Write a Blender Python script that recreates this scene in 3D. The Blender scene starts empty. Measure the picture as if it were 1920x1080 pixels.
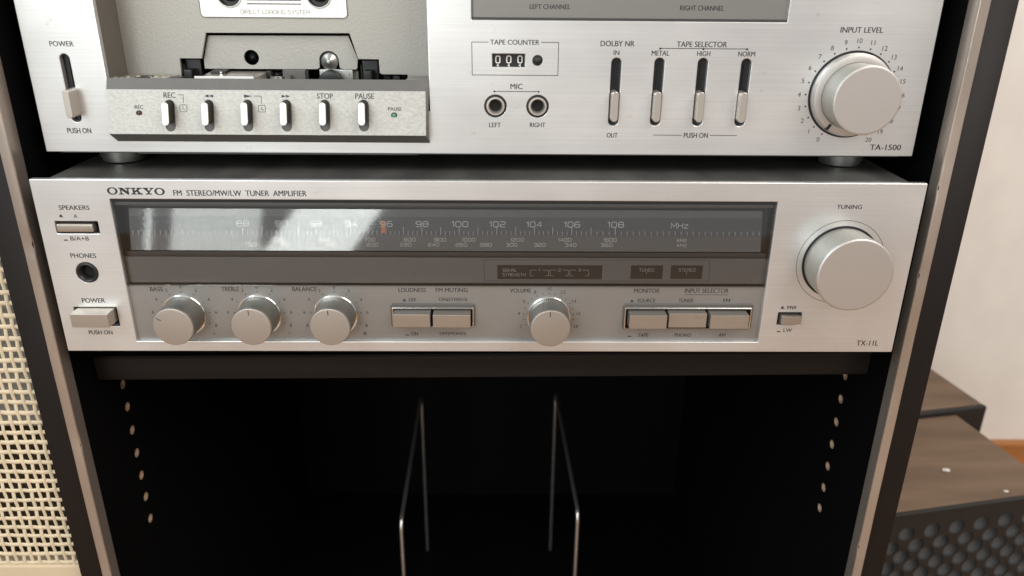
import bpy, bmesh, math, random
from mathutils import Vector, Matrix

random.seed(7)
C = bpy.context.scene
COL = C.collection
MM = 0.001

# ----------------------------------------------------------------- camera
FOC, CX, CY, CZ = 1469.52, 7.92, -357.58, 182.41          # focal length in photo pixels, position in mm
YAW, PIT, ROL = -0.01769, 0.39071, 0.00945


def cam_axes():
    r, f, u = Vector((1, 0, 0)), Vector((0, 1, 0)), Vector((0, 0, 1))
    rz = Matrix.Rotation(YAW, 3, 'Z')
    r, f = rz @ r, rz @ f
    f2 = math.cos(PIT) * f - math.sin(PIT) * u
    u2 = math.sin(PIT) * f + math.cos(PIT) * u
    r3 = math.cos(ROL) * r + math.sin(ROL) * u2
    u3 = -math.sin(ROL) * r + math.cos(ROL) * u2
    return r3, f2, u3


AX_R, AX_F, AX_U = cam_axes()
cam = bpy.data.cameras.new('camera')
cam_o = bpy.data.objects.new('camera', cam)
COL.objects.link(cam_o)
rot = Matrix((AX_R, AX_U, -AX_F)).transposed()
cam_o.matrix_world = Matrix.Translation(Vector((CX, CY, CZ)) * MM) @ rot.to_4x4()
cam.sensor_width = 36
cam.lens = FOC / 1920 * 36
cam.clip_start, cam.clip_end = 0.01, 50
cam.dof.use_dof = True
cam.dof.focus_distance = 0.395
cam.dof.aperture_fstop = 9.0
C.camera = cam_o

# ----------------------------------------------------------------- world, lamps, exposure
w = bpy.data.worlds.new('World')
C.world = w
w.use_nodes = True
nt = w.node_tree
bg = nt.nodes['Background']
tc = nt.nodes.new('ShaderNodeTexCoord')
sx = nt.nodes.new('ShaderNodeSeparateXYZ')
rp = nt.nodes.new('ShaderNodeValToRGB')
mr = nt.nodes.new('ShaderNodeMapRange')
mr.inputs[1].default_value, mr.inputs[2].default_value = -1, 1
nt.links.new(tc.outputs['Generated'], sx.inputs[0])
nt.links.new(sx.outputs['Z'], mr.inputs[0])
nt.links.new(mr.outputs[0], rp.inputs[0])
e = rp.color_ramp.elements
e[0].position, e[0].color = 0.0, (0.42, 0.385, 0.36, 1)
e[1].position, e[1].color = 1.0, (0.62, 0.60, 0.56, 1)
m_ = e.new(0.36); m_.color = (0.63, 0.61, 0.59, 1)
m_ = e.new(0.55); m_.color = (0.62, 0.61, 0.60, 1)
mr2 = nt.nodes.new('ShaderNodeMapRange')
mr2.inputs[1].default_value, mr2.inputs[2].default_value = -0.7, 0.6
nt.links.new(sx.outputs['X'], mr2.inputs[0])
rp2 = nt.nodes.new('ShaderNodeValToRGB')
e = rp2.color_ramp.elements
e[0].color, e[1].color = (0.96, 1.0, 1.03, 1), (0.98, 0.935, 0.905, 1)
nt.links.new(mr2.outputs[0], rp2.inputs[0])
mxw = nt.nodes.new('ShaderNodeMix')
mxw.data_type, mxw.blend_type = 'RGBA', 'MULTIPLY'
mxw.inputs[0].default_value = 1
nt.links.new(rp.outputs[0], mxw.inputs['A'])
nt.links.new(rp2.outputs[0], mxw.inputs['B'])
nt.links.new(mxw.outputs[2], bg.inputs[0])
bg.inputs[1].default_value = 0.84


def area(name, loc, look, sx_, sy_, watts, col, parent=None):
    l = bpy.data.lights.new(name, 'AREA')
    l.shape, l.size, l.size_y = 'RECTANGLE', sx_, sy_
    l.energy, l.color = watts, col
    o = bpy.data.objects.new(name, l)
    COL.objects.link(o)
    o.location = loc
    d = Vector(look) - Vector(loc)
    o.rotation_euler = d.to_track_quat('-Z', 'Y').to_euler()
    return o


area('window_light', (-1.05, -0.95, 1.15), (-0.05, 0.0, 0.08), 1.1, 1.0, 16, (0.86, 0.94, 1.0))
area('bounce_fill', (1.3, -1.2, 1.6), (0.5, 0.3, -0.05), 1.4, 1.2, 34, (1.0, 0.93, 0.86))  # unseen lamp added as warm ceiling bounce, also brightens the wall


def pane(name, x, z, wd, ht, y, tilt, watts):
    """one bright window pane, the thing mirrored in the dial glass"""
    l = bpy.data.lights.new(name, 'AREA')
    l.shape, l.size, l.size_y = 'RECTANGLE', wd, ht
    l.energy, l.color = watts, (0.95, 1.0, 0.97)
    o = bpy.data.objects.new(name, l)
    COL.objects.link(o)
    o.matrix_world = Matrix.Translation((x, y, z)) @ Matrix.Rotation(tilt, 4, 'Y') @ Matrix.Rotation(math.radians(90), 4, 'X')


pane('window_pane', -0.712, 0.53, 0.225, 0.82, -1.6, 0, 3.7)
pane('window_pane', -0.440, 0.312, 0.18, 0.62, -1.6, math.radians(35), 3.9)
pane('window_slit', -0.883, 0.53, 0.012, 0.82, -1.6, 0, 0.35)

C.view_settings.view_transform = 'Standard'
C.view_settings.look = 'None'
C.view_settings.exposure = 0
C.view_settings.gamma = 1
C.view_settings.use_curve_mapping = False
C.render.engine = 'CYCLES'
C.cycles.caustics_reflective = False
C.cycles.caustics_refractive = False
C.cycles.max_bounces = 8
C.cycles.transparent_max_bounces = 12

# ----------------------------------------------------------------- measuring: photo pixel -> mm on a plane y = y0 + s (z - z0)


def pt(px, py, y0, s=0.0, z0=0.0):
    d = AX_F + AX_R * ((px - 960) / FOC) + AX_U * ((540 - py) / FOC)
    t = (y0 - CY + s * (CZ - z0)) / (d.y - s * d.z)
    return CX + t * d.x, CZ + t * d.z


# ----------------------------------------------------------------- materials
def mat(name, col, rough=0.5, metal=0.0, spec=0.5, coat=0.0, noise=0.0, nscale=(60, 60, 60), bump=0.0,
        rvar=0.0, col2=None, detail=4):
    m = bpy.data.materials.new(name)
    m.use_nodes = True
    t = m.node_tree
    b = t.nodes['Principled BSDF']
    b.inputs['Base Color'].default_value = (*col, 1)
    b.inputs['Roughness'].default_value = rough
    b.inputs['Metallic'].default_value = metal
    b.inputs['Specular IOR Level'].default_value = spec
    b.inputs['Coat Weight'].default_value = coat
    b.inputs['Coat Roughness'].default_value = 0.08
    if noise or bump or rvar:
        tcn = t.nodes.new('ShaderNodeTexCoord')
        mp = t.nodes.new('ShaderNodeMapping')
        mp.inputs['Scale'].default_value = nscale
        nz = t.nodes.new('ShaderNodeTexNoise')
        nz.inputs['Scale'].default_value = 1.0
        nz.inputs['Detail'].default_value = detail
        t.links.new(tcn.outputs['Object'], mp.inputs[0])
        t.links.new(mp.outputs[0], nz.inputs['Vector'])
        if noise:
            r = t.nodes.new('ShaderNodeMapRange')
            r.inputs[1].default_value, r.inputs[2].default_value = 0.25, 0.75
            t.links.new(nz.outputs[0], r.inputs[0])
            mx = t.nodes.new('ShaderNodeMix')
            mx.data_type = 'RGBA'
            mx.inputs['A'].default_value = (*[c * (1 - noise) for c in col], 1)
            mx.inputs['B'].default_value = (*(col2 if col2 else [min(1, c * (1 + noise)) for c in col]), 1)
            t.links.new(r.outputs[0], mx.inputs[0])
            t.links.new(mx.outputs[2], b.inputs['Base Color'])
        if rvar:
            r2 = t.nodes.new('ShaderNodeMapRange')
            r2.inputs[1].default_value, r2.inputs[2].default_value = 0.3, 0.7
            r2.inputs[3].default_value, r2.inputs[4].default_value = rough - rvar, rough + rvar
            t.links.new(nz.outputs[0], r2.inputs[0])
            t.links.new(r2.outputs[0], b.inputs['Roughness'])
        if bump:
            bp = t.nodes.new('ShaderNodeBump')
            bp.inputs['Strength'].default_value = bump
            bp.inputs['Distance'].default_value = 0.0004
            t.links.new(nz.outputs[0], bp.inputs['Height'])
            t.links.new(bp.outputs[0], b.inputs['Normal'])
    return m


def glass(name, tint=(1, 1, 1), rough=0.02, ior=1.49):
    m = bpy.data.materials.new(name)
    m.use_nodes = True
    t = m.node_tree
    t.nodes.remove(t.nodes['Principled BSDF'])
    out = t.nodes['Material Output']
    tr = t.nodes.new('ShaderNodeBsdfTransparent')
    tr.inputs[0].default_value = (*tint, 1)
    gl = t.nodes.new('ShaderNodeBsdfGlossy')
    gl.inputs['Roughness'].default_value = rough
    fr = t.nodes.new('ShaderNodeFresnel')
    fr.inputs[0].default_value = ior
    mx = t.nodes.new('ShaderNodeMixShader')
    t.links.new(fr.outputs[0], mx.inputs[0])
    t.links.new(tr.outputs[0], mx.inputs[1])
    t.links.new(gl.outputs[0], mx.inputs[2])
    t.links.new(mx.outputs[0], out.inputs[0])
    return m


def brushed(name, col, rough=0.36, metal=0.8, amount=0.06):
    """aluminium brushed along x, with faint smudges"""
    m = mat(name, col, rough, metal)
    t = m.node_tree
    b = t.nodes['Principled BSDF']
    tcn = t.nodes.new('ShaderNodeTexCoord')
    mp = t.nodes.new('ShaderNodeMapping')
    mp.inputs['Scale'].default_value = (10, 10, 1300)
    n1 = t.nodes.new('ShaderNodeTexNoise')
    n1.inputs['Scale'].default_value = 1
    n1.inputs['Detail'].default_value = 6
    n1.inputs['Roughness'].default_value = 0.7
    mp2 = t.nodes.new('ShaderNodeMapping')
    mp2.inputs['Scale'].default_value = (14, 14, 22)
    n2 = t.nodes.new('ShaderNodeTexNoise')
    n2.inputs['Scale'].default_value = 1
    n2.inputs['Detail'].default_value = 5
    for a_, b_ in ((mp, n1), (mp2, n2)):
        t.links.new(tcn.outputs['Object'], a_.inputs[0])
        t.links.new(a_.outputs[0], b_.inputs['Vector'])
    r1 = t.nodes.new('ShaderNodeMapRange')
    r1.inputs[1].default_value, r1.inputs[2].default_value = 0.3, 0.7
    r1.inputs[3].default_value, r1.inputs[4].default_value = 1 - amount, 1 + amount
    t.links.new(n1.outputs[0], r1.inputs[0])
    r2 = t.nodes.new('ShaderNodeMapRange')
    r2.inputs[1].default_value, r2.inputs[2].default_value = 0.3, 0.7
    r2.inputs[3].default_value, r2.inputs[4].default_value = rough - 0.05, rough + 0.05
    t.links.new(n2.outputs[0], r2.inputs[0])
    t.links.new(r2.outputs[0], b.inputs['Roughness'])
    vm = t.nodes.new('ShaderNodeVectorMath')
    vm.operation = 'SCALE'
    vm.inputs[0].default_value = col
    t.links.new(r1.outputs[0], vm.inputs['Scale'])
    # sparse brownish stains and hairline marks
    mp3 = t.nodes.new('ShaderNodeMapping')
    mp3.inputs['Scale'].default_value = (110, 110, 170)
    n3 = t.nodes.new('ShaderNodeTexNoise')
    n3.inputs['Scale'].default_value = 1
    n3.inputs['Detail'].default_value = 7
    n3.inputs['Roughness'].default_value = 0.72
    t.links.new(tcn.outputs['Object'], mp3.inputs[0])
    t.links.new(mp3.outputs[0], n3.inputs['Vector'])
    r3 = t.nodes.new('ShaderNodeMapRange')
    r3.inputs[1].default_value, r3.inputs[2].default_value = 0.63, 0.76
    r3.inputs[3].default_value, r3.inputs[4].default_value = 0.0, 0.75
    t.links.new(n3.outputs[0], r3.inputs[0])
    r4 = t.nodes.new('ShaderNodeMapRange')
    r4.inputs[1].default_value, r4.inputs[2].default_value = 0.35, 0.65
    r4.inputs[3].default_value, r4.inputs[4].default_value = 0.95, 1.03
    t.links.new(n2.outputs[0], r4.inputs[0])
    vm2 = t.nodes.new('ShaderNodeVectorMath')
    vm2.operation = 'SCALE'
    t.links.new(vm.outputs[0], vm2.inputs[0])
    t.links.new(r4.outputs[0], vm2.inputs['Scale'])
    mx = t.nodes.new('ShaderNodeMix')
    mx.data_type = 'RGBA'
    mx.inputs['B'].default_value = (col[0] * .60, col[1] * .52, col[2] * .45, 1)
    t.links.new(r3.outputs[0], mx.inputs[0])
    t.links.new(vm2.outputs[0], mx.inputs['A'])
    t.links.new(mx.outputs[2], b.inputs['Base Color'])
    bp = t.nodes.new('ShaderNodeBump')
    bp.inputs['Strength'].default_value = 0.06
    bp.inputs['Distance'].default_value = 0.00015
    t.links.new(n1.outputs[0], bp.inputs['Height'])
    t.links.new(bp.outputs[0], b.inputs['Normal'])
    return m


M = dict(
    alu=brushed('brushed_aluminium', (0.81, 0.81, 0.805)),
    alu_knob=mat('satin_aluminium', (0.66, 0.635, 0.61), 0.44, 0.9, bump=0.12, nscale=(2500, 2500, 2500), noise=0.03),
    alu_cap=mat('knob_cap_aluminium', (0.50, 0.455, 0.41), 0.46, 0.9, bump=0.1, nscale=(2500, 2500, 2500), noise=0.03),
    alu_button=brushed('button_aluminium', (0.50, 0.445, 0.39), 0.36, 0.85, 0.05),
    alu_side=mat('knob_side_metal', (0.62, 0.61, 0.57), 0.33, 0.9),
    big_side=mat('turned_knob_side', (0.50, 0.495, 0.455), 0.5, 0.7, noise=.05, nscale=(40, 1500, 40)),
    small_side=mat('ribbed_knob_metal', (0.30, 0.30, 0.275), 0.33, 0.9),
    chrome=mat('chrome', (0.86, 0.86, 0.86), 0.12, 1.0),
    plate=mat('sprayed_silver', (0.42, 0.405, 0.37), 0.5, 0.45, noise=0.07, nscale=(900, 900, 900), bump=0.25, rvar=0.06),
    wedge=mat('textured_silver', (0.53, 0.52, 0.48), 0.5, 0.4, noise=0.30, nscale=(600, 600, 1000), bump=0.4, rvar=0.06, col2=(0.56, 0.55, 0.51), detail=6),
    taupe=mat('dark_taupe', (0.16, 0.145, 0.125), 0.5, noise=0.06, nscale=(200, 200, 200)),
    taupe_light=mat('grey_lip_plastic', (0.125, 0.120, 0.110), 0.5, noise=0.05, nscale=(200, 200, 200)),
    lever=mat('lever_metal', (0.60, 0.555, 0.50), 0.35, 0.75),
    key_shade=mat('shaded_key_side', (0.022, 0.020, 0.015), 0.5, spec=.3),
    cap_white=mat('key_cap', (0.88, 0.87, 0.84), 0.4, 0.25),
    black=mat('black_plastic', (0.012, 0.012, 0.012), 0.4),
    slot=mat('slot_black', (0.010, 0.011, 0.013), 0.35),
    void=mat('dark_void', (0.006, 0.006, 0.006), 0.8),
    ink=mat('black_ink', (0.022, 0.022, 0.024), 0.55),
    ink_soft=mat('grey_ink', (0.035, 0.034, 0.033), 0.6),
    ink_dim=mat('dim_ink', (0.42, 0.41, 0.40), 0.6),
    ink_white=mat('pale_ink', (0.86, 0.84, 0.81), 0.6),
    steel_dark=mat('grey_cover_paint', (0.115, 0.112, 0.105), 0.45, 0.25, noise=0.30, nscale=(60, 25, 60), bump=0.15, rvar=0.08, detail=8),
    foot=mat('foot_metal', (0.40, 0.40, 0.38), 0.35, 0.8),
    panel_low=brushed('control_panel_metal', (0.335, 0.322, 0.307), 0.42, 0.65, 0.03),
    panel_mid=brushed('indicator_panel_metal', (0.215, 0.210, 0.210), 0.42, 0.35, 0.03),
    recess=mat('dial_recess_grey', (0.075, 0.070, 0.068), 0.5),
    recess_lip=mat('dial_lip_grey', (0.14, 0.13, 0.12), 0.4, 0.3),
    scale=mat('scale_grey', (0.150, 0.145, 0.145), 0.5),
    scale_dark=mat('scale_dark_band', (0.070, 0.067, 0.068), 0.5),
    display=mat('display_black', (0.03, 0.028, 0.027), 0.3),
    needle=mat('needle_orange', (1.0, 0.27, 0.06), 0.6, spec=.2),
    glass=glass('dial_glass', (0.985, 0.985, 0.985)),
    scale_glass=glass('scale_glass', (0.995, 0.995, 0.995), 0.045, 1.55),
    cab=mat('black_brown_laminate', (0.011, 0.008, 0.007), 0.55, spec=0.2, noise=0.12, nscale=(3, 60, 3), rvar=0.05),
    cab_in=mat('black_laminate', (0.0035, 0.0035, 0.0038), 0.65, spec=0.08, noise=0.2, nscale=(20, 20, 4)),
    cab_shelf=mat('shelf_laminate', (0.013, 0.010, 0.009), 0.48, spec=0.22, noise=0.35, nscale=(4, 40, 160), rvar=0.06),
    trim=mat('champagne_trim', (0.50, 0.43, 0.37), 0.33, 0.7, noise=0.16, nscale=(30, 30, 12), bump=0.3, rvar=0.08),
    chip=mat('raw_chipboard', (0.50, 0.35, 0.24), 0.8),
    wire=mat('steel_wire', (0.74, 0.70, 0.66), 0.3, 0.93),
    cane=mat('cane', (0.67, 0.56, 0.395), 0.6, spec=.3, noise=0.14, nscale=(70, 70, 70)),
    frame_cream=mat('cream_wood', (0.64, 0.52, 0.36), 0.5, noise=0.06, nscale=(8, 8, 60)),
    upper_backing=mat('grey_backing', (0.34, 0.33, 0.29), 0.8),
    dark_backing=mat('dark_brown', (0.05, 0.03, 0.014), 0.9),
    wall=mat('cream_plaster', (0.85, 0.81, 0.755), 0.85, noise=0.05, nscale=(26, 26, 18), bump=0.6, detail=8),
    skirting=mat('orange_wood', (0.42, 0.17, 0.05), 0.4, noise=0.2, nscale=(4, 40, 60)),
    floor=mat('floor_wood', (0.30, 0.17, 0.085), 0.45, noise=0.25, nscale=(3, 40, 20)),
    box_top=mat('dusty_brown_wood', (0.175, 0.110, 0.070), 0.6, spec=.3, noise=0.30, nscale=(7, 45, 30), bump=0.1, rvar=0.08,
                col2=(0.245, 0.165, 0.112)),
    box_black=mat('satin_black', (0.016, 0.015, 0.015), 0.45, spec=.3),
    box_dish=mat('dish_grey', (0.075, 0.075, 0.076), 0.33),
    led_red=mat('red_lens', (0.10, 0.025, 0.03), 0.2),
    led_green=mat('green_lens', (0.10, 0.30, 0.22), 0.2),
    smoked=mat('meter_panel_grey', (0.60, 0.575, 0.545), 0.45, 0.2),
    mech=mat('worn_black_metal', (0.035, 0.034, 0.032), 0.3, 0.3, noise=.5, nscale=(200, 200, 200)),
    foam=mat('crumbled_foam', (0.36, 0.33, 0.27), 0.9, noise=.3, nscale=(900, 900, 900)),
    flake=mat('white_crumb', (0.75, 0.70, 0.64), 0.7),
)


# ----------------------------------------------------------------- mesh building (all in mm, origin at the scene's origin)
def link(name, me, m, parent=None):
    o = bpy.data.objects.new(name, me)
    COL.objects.link(o)
    if m is not None:
        me.materials.append(M[m] if isinstance(m, str) else m)
    if parent is not None:
        o.parent = parent
    if me.polygons and me.polygons[0].use_smooth:
        wn = o.modifiers.new('weighted_normals', 'WEIGHTED_NORMAL')
        wn.keep_sharp = True
        wn.weight = 100
    return o


def shade(me, angle=40):
    for p_ in me.polygons:
        p_.use_smooth = True
    me.set_sharp_from_angle(angle=math.radians(angle))


class MB:
    def __init__(self):
        self.bm = bmesh.new()

    def quad(self, pts):
        self.bm.faces.new([self.bm.verts.new(Vector(p_) * MM) for p_ in pts])

    def box(self, x0, x1, y0, y1, z0, z1, bev=0.0, seg=2):
        b = bmesh.new()
        v = [b.verts.new((x * MM, y * MM, z * MM)) for x in (x0, x1) for y in (y0, y1) for z in (z0, z1)]
        for f in ((0, 1, 3, 2), (4, 6, 7, 5), (0, 4, 5, 1), (2, 3, 7, 6), (0, 2, 6, 4), (1, 5, 7, 3)):
            b.faces.new([v[i] for i in f])
        bmesh.ops.recalc_face_normals(b, faces=b.faces)
        if bev:
            bmesh.ops.bevel(b, geom=b.edges[:], offset=bev * MM, segments=seg, affect='EDGES', profile=0.5)
        self.join(b)
        return self

    def join(self, b):
        me = bpy.data.meshes.new('t')
        b.to_mesh(me)
        b.free()
        self.bm.from_mesh(me)
        bpy.data.meshes.remove(me)

    def loft(self, rings, cap=True):
        """rings: lists of equally many points"""
        rs = [[self.bm.verts.new(Vector(p_) * MM) for p_ in r] for r in rings]
        n = len(rs[0])
        for a_, b_ in zip(rs, rs[1:]):
            for i in range(n):
                self.bm.faces.new((a_[i], a_[(i + 1) % n], b_[(i + 1) % n], b_[i]))
        if cap:
            self.bm.faces.new(rs[0][::-1])
            self.bm.faces.new(rs[-1])
        return self

    def lathe(self, cx, cz, prof, n=64, cap=True, rib=0.0):
        """turned about a line along y; prof = [(r, y)]"""
        rings = []
        for r, y in prof:
            rings.append([(cx + (r - (rib if (rib and k % 2) else 0)) * math.cos(2 * math.pi * k / n), y,
                           cz + (r - (rib if (rib and k % 2) else 0)) * math.sin(2 * math.pi * k / n)) for k in range(n)])
        return self.loft(rings, cap)

    def lathe_z(self, cx, cy, prof, n=48):
        return self.loft([[(cx + r * math.cos(2 * math.pi * k / n), cy + r * math.sin(2 * math.pi * k / n), z)
                           for k in range(n)] for r, z in prof])

    def tube(self, pts, r, n=12):
        pts = [Vector(p_) for p_ in pts]
        rings = []
        up = None
        for i, p_ in enumerate(pts):
            d = (pts[min(i + 1, len(pts) - 1)] - pts[max(i - 1, 0)]).normalized()
            if up is None:
                up = d.orthogonal().normalized()
            a_ = (up - d * up.dot(d)).normalized()
            b_ = d.cross(a_)
            up = a_
            rings.append([p_ + a_ * r * math.cos(2 * math.pi * k / n) + b_ * r * math.sin(2 * math.pi * k / n) for k in range(n)])
        return self.loft(rings)

    def build(self, name, m, parent=None, smooth=40):
        bmesh.ops.recalc_face_normals(self.bm, faces=self.bm.faces)
        me = bpy.data.meshes.new(name)
        self.bm.to_mesh(me)
        self.bm.free()
        if smooth:
            shade(me, smooth)
        return link(name, me, m, parent)


def rect(x0, x1, z0, z1, r=0.0, n=6):
    if r <= 0:
        return [(x0, z0), (x1, z0), (x1, z1), (x0, z1)]
    out = []
    for cx, cz, a0 in ((x1 - r, z0 + r, -90), (x1 - r, z1 - r, 0), (x0 + r, z1 - r, 90), (x0 + r, z0 + r, 180)):
        for k in range(n + 1):
            a_ = math.radians(a0 + 90 * k / n)
            out.append((cx + r * math.cos(a_), cz + r * math.sin(a_)))
    return out


def circ(cx, cz, r, n=48):
    return [(cx + r * math.cos(2 * math.pi * k / n), cz + r * math.sin(2 * math.pi * k / n)) for k in range(n)]


def curve_mesh(loops, thick, bev):
    cu = bpy.data.curves.new('c', 'CURVE')
    cu.dimensions = '2D'
    cu.fill_mode = 'BOTH'
    cu.extrude = max(thick / 2 - bev, 0)
    cu.bevel_depth = bev
    cu.bevel_resolution = 2
    cu.offset = -bev
    for lp in loops:
        s = cu.splines.new('POLY')
        s.points.add(len(lp) - 1)
        for q, p_ in zip(s.points, lp):
            q.co = (p_[0], p_[1], 0, 1)
        s.use_cyclic_u = True
    o = bpy.data.objects.new('c', cu)
    COL.objects.link(o)
    dg = bpy.context.evaluated_depsgraph_get()
    me = bpy.data.meshes.new_from_object(o.evaluated_get(dg))
    bpy.data.objects.remove(o)
    bpy.data.curves.remove(cu)
    return me


def plate(name, loops, y0, thick, m, parent, bev=0.25, fn=None):
    """flat plate in the xz plane with its front at y0; the first loop is the outline, others are openings"""
    me = curve_mesh(loops, thick, bev)
    for v in me.vertices:
        x, z, d = v.co
        y = y0 + thick / 2 - d
        if fn:
            y += fn(z) - y0
        v.co = Vector((x, y, z)) * MM
    me.materials.clear()
    shade(me, 30)
    return link(name, me, m, parent)


def thing(name, label, cat, loc=(0, 0, 0), group=None):
    o = bpy.data.objects.new(name, None)
    o.empty_display_size = 0.03
    COL.objects.link(o)
    o['label'], o['category'] = label, cat
    if group:
        o['group'] = group
    return o


# ----------------------------------------------------------------- lettering
_font_cache = {}


def font_mesh(s):
    if s not in _font_cache:
        cu = bpy.data.curves.new('f', 'FONT')
        cu.body = s
        cu.size = 1
        cu.resolution_u = 4
        cu.offset = 0.0
        o = bpy.data.objects.new('f', cu)
        COL.objects.link(o)
        dg = bpy.context.evaluated_depsgraph_get()
        me = bpy.data.meshes.new_from_object(o.evaluated_get(dg))
        vs = [v.co.copy() for v in me.vertices]
        fs = [tuple(p_.vertices) for p_ in me.polygons]
        bpy.data.objects.remove(o)
        bpy.data.curves.remove(cu)
        bpy.data.meshes.remove(me)
        _font_cache[s] = (vs, fs)
    return _font_cache[s]


W_ = 0.86
GL = {  # square wide lettering: list of (points, closed, rounded)
    '0': (W_, [([(0, 0), (W_, 0), (W_, 1), (0, 1)], 1, 1)]),
    '1': (0.34, [([(0.0, 0.78), (0.3, 1.0), (0.3, 0)], 0, 0)]),
    '2': (W_, [([(0, 1), (W_, 1), (W_, .5), (0, .5), (0, 0), (W_, 0)], 0, 1)]),
    '3': (W_, [([(0, 1), (W_, 1), (W_, 0), (0, 0)], 0, 1), ([(.2, .5), (W_, .5)], 0, 0)]),
    '4': (W_, [([(.66, 0), (.66, 1), (0, .32), (W_, .32)], 0, 0)]),
    '5': (W_, [([(W_, 1), (0, 1), (0, .56), (W_, .56), (W_, 0), (0, 0)], 0, 1)]),
    '6': (W_, [([(W_, 1), (0, 1), (0, 0), (W_, 0), (W_, .56), (0, .56)], 0, 1)]),
    '7': (W_, [([(0, 1), (W_, 1), (.35, 0)], 0, 0)]),
    '8': (W_, [([(0, 0), (W_, 0), (W_, 1), (0, 1)], 1, 1), ([(0, .52), (W_, .52)], 0, 0)]),
    '9': (W_, [([(0, 0), (W_, 0), (W_, 1), (0, 1), (0, .44), (W_, .44)], 0, 1)]),
    'A': (W_, [([(0, 0), (0, 1), (W_, 1), (W_, 0)], 0, 1), ([(0, .4), (W_, .4)], 0, 0)]),
    'C': (W_, [([(W_, 1), (0, 1), (0, 0), (W_, 0)], 0, 1)]),
    'D': (W_, [([(0, 0), (W_, 0), (W_, 1), (0, 1)], 1, 1)]),
    'E': (W_, [([(W_, 1), (0, 1), (0, 0), (W_, 0)], 0, 0), ([(0, .5), (W_ * .9, .5)], 0, 0)]),
    'G': (W_, [([(W_, 1), (0, 1), (0, 0), (W_, 0), (W_, .5), (.45, .5)], 0, 1)]),
    'H': (W_, [([(0, 0), (0, 1)], 0, 0), ([(W_, 0), (W_, 1)], 0, 0), ([(0, .5), (W_, .5)], 0, 0)]),
    'I': (0.05, [([(0, 0), (0, 1)], 0, 0)]),
    'L': (W_ * .85, [([(0, 1), (0, 0), (W_ * .85, 0)], 0, 0)]),
    'M': (1.0, [([(0, 0), (0, 1), (.5, .3), (1, 1), (1, 0)], 0, 0)]),
    'N': (W_, [([(0, 0), (0, 1), (W_, 0), (W_, 1)], 0, 0)]),
    'O': (W_, [([(0, 0), (W_, 0), (W_, 1), (0, 1)], 1, 1)]),
    'R': (W_, [([(0, 0), (0, 1), (W_, 1), (W_, .45), (0, .45)], 0, 1), ([(.5, .45), (W_, 0)], 0, 0)]),
    'S': (W_, [([(W_, 1), (0, 1), (0, .52), (W_, .52), (W_, 0), (0, 0)], 0, 1)]),
    'T': (W_, [([(0, 1), (W_, 1)], 0, 0), ([(W_ / 2, 1), (W_ / 2, 0)], 0, 0)]),
    'U': (W_, [([(0, 1), (0, 0), (W_, 0), (W_, 1)], 0, 1)]),
    'Y': (W_, [([(0, 1), (W_ / 2, .45), (W_, 1)], 0, 0), ([(W_ / 2, .45), (W_ / 2, 0)], 0, 0)]),
    'k': (0.62, [([(0, 1), (0, 0)], 0, 0), ([(.6, .7), (0, .3)], 0, 0), ([(.22, .42), (.62, 0)], 0, 0)]),
    'z': (0.66, [([(0, .7), (.66, .7), (0, 0), (.66, 0)], 0, 0)]),
    ' ': (0.35, []),
}


def fillet(pts, closed, r):
    n = len(pts)
    out = []
    for i in range(n):
        if not closed and i in (0, n - 1):
            out.append(pts[i])
            continue
        p0, p1, p2 = pts[i - 1], pts[i], pts[(i + 1) % n]
        d1 = Vector((p0[0] - p1[0], p0[1] - p1[1]))
        d2 = Vector((p2[0] - p1[0], p2[1] - p1[1]))
        q = min(r, d1.length * .5, d2.length * .5)
        a_ = Vector(p1) + d1.normalized() * q
        b_ = Vector(p1) + d2.normalized() * q
        for k in range(5):
            t = k / 4
            s = a_ * (1 - t) ** 2 + Vector(p1) * 2 * t * (1 - t) + b_ * t * t
            out.append((s.x, s.y))
    return out


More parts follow.
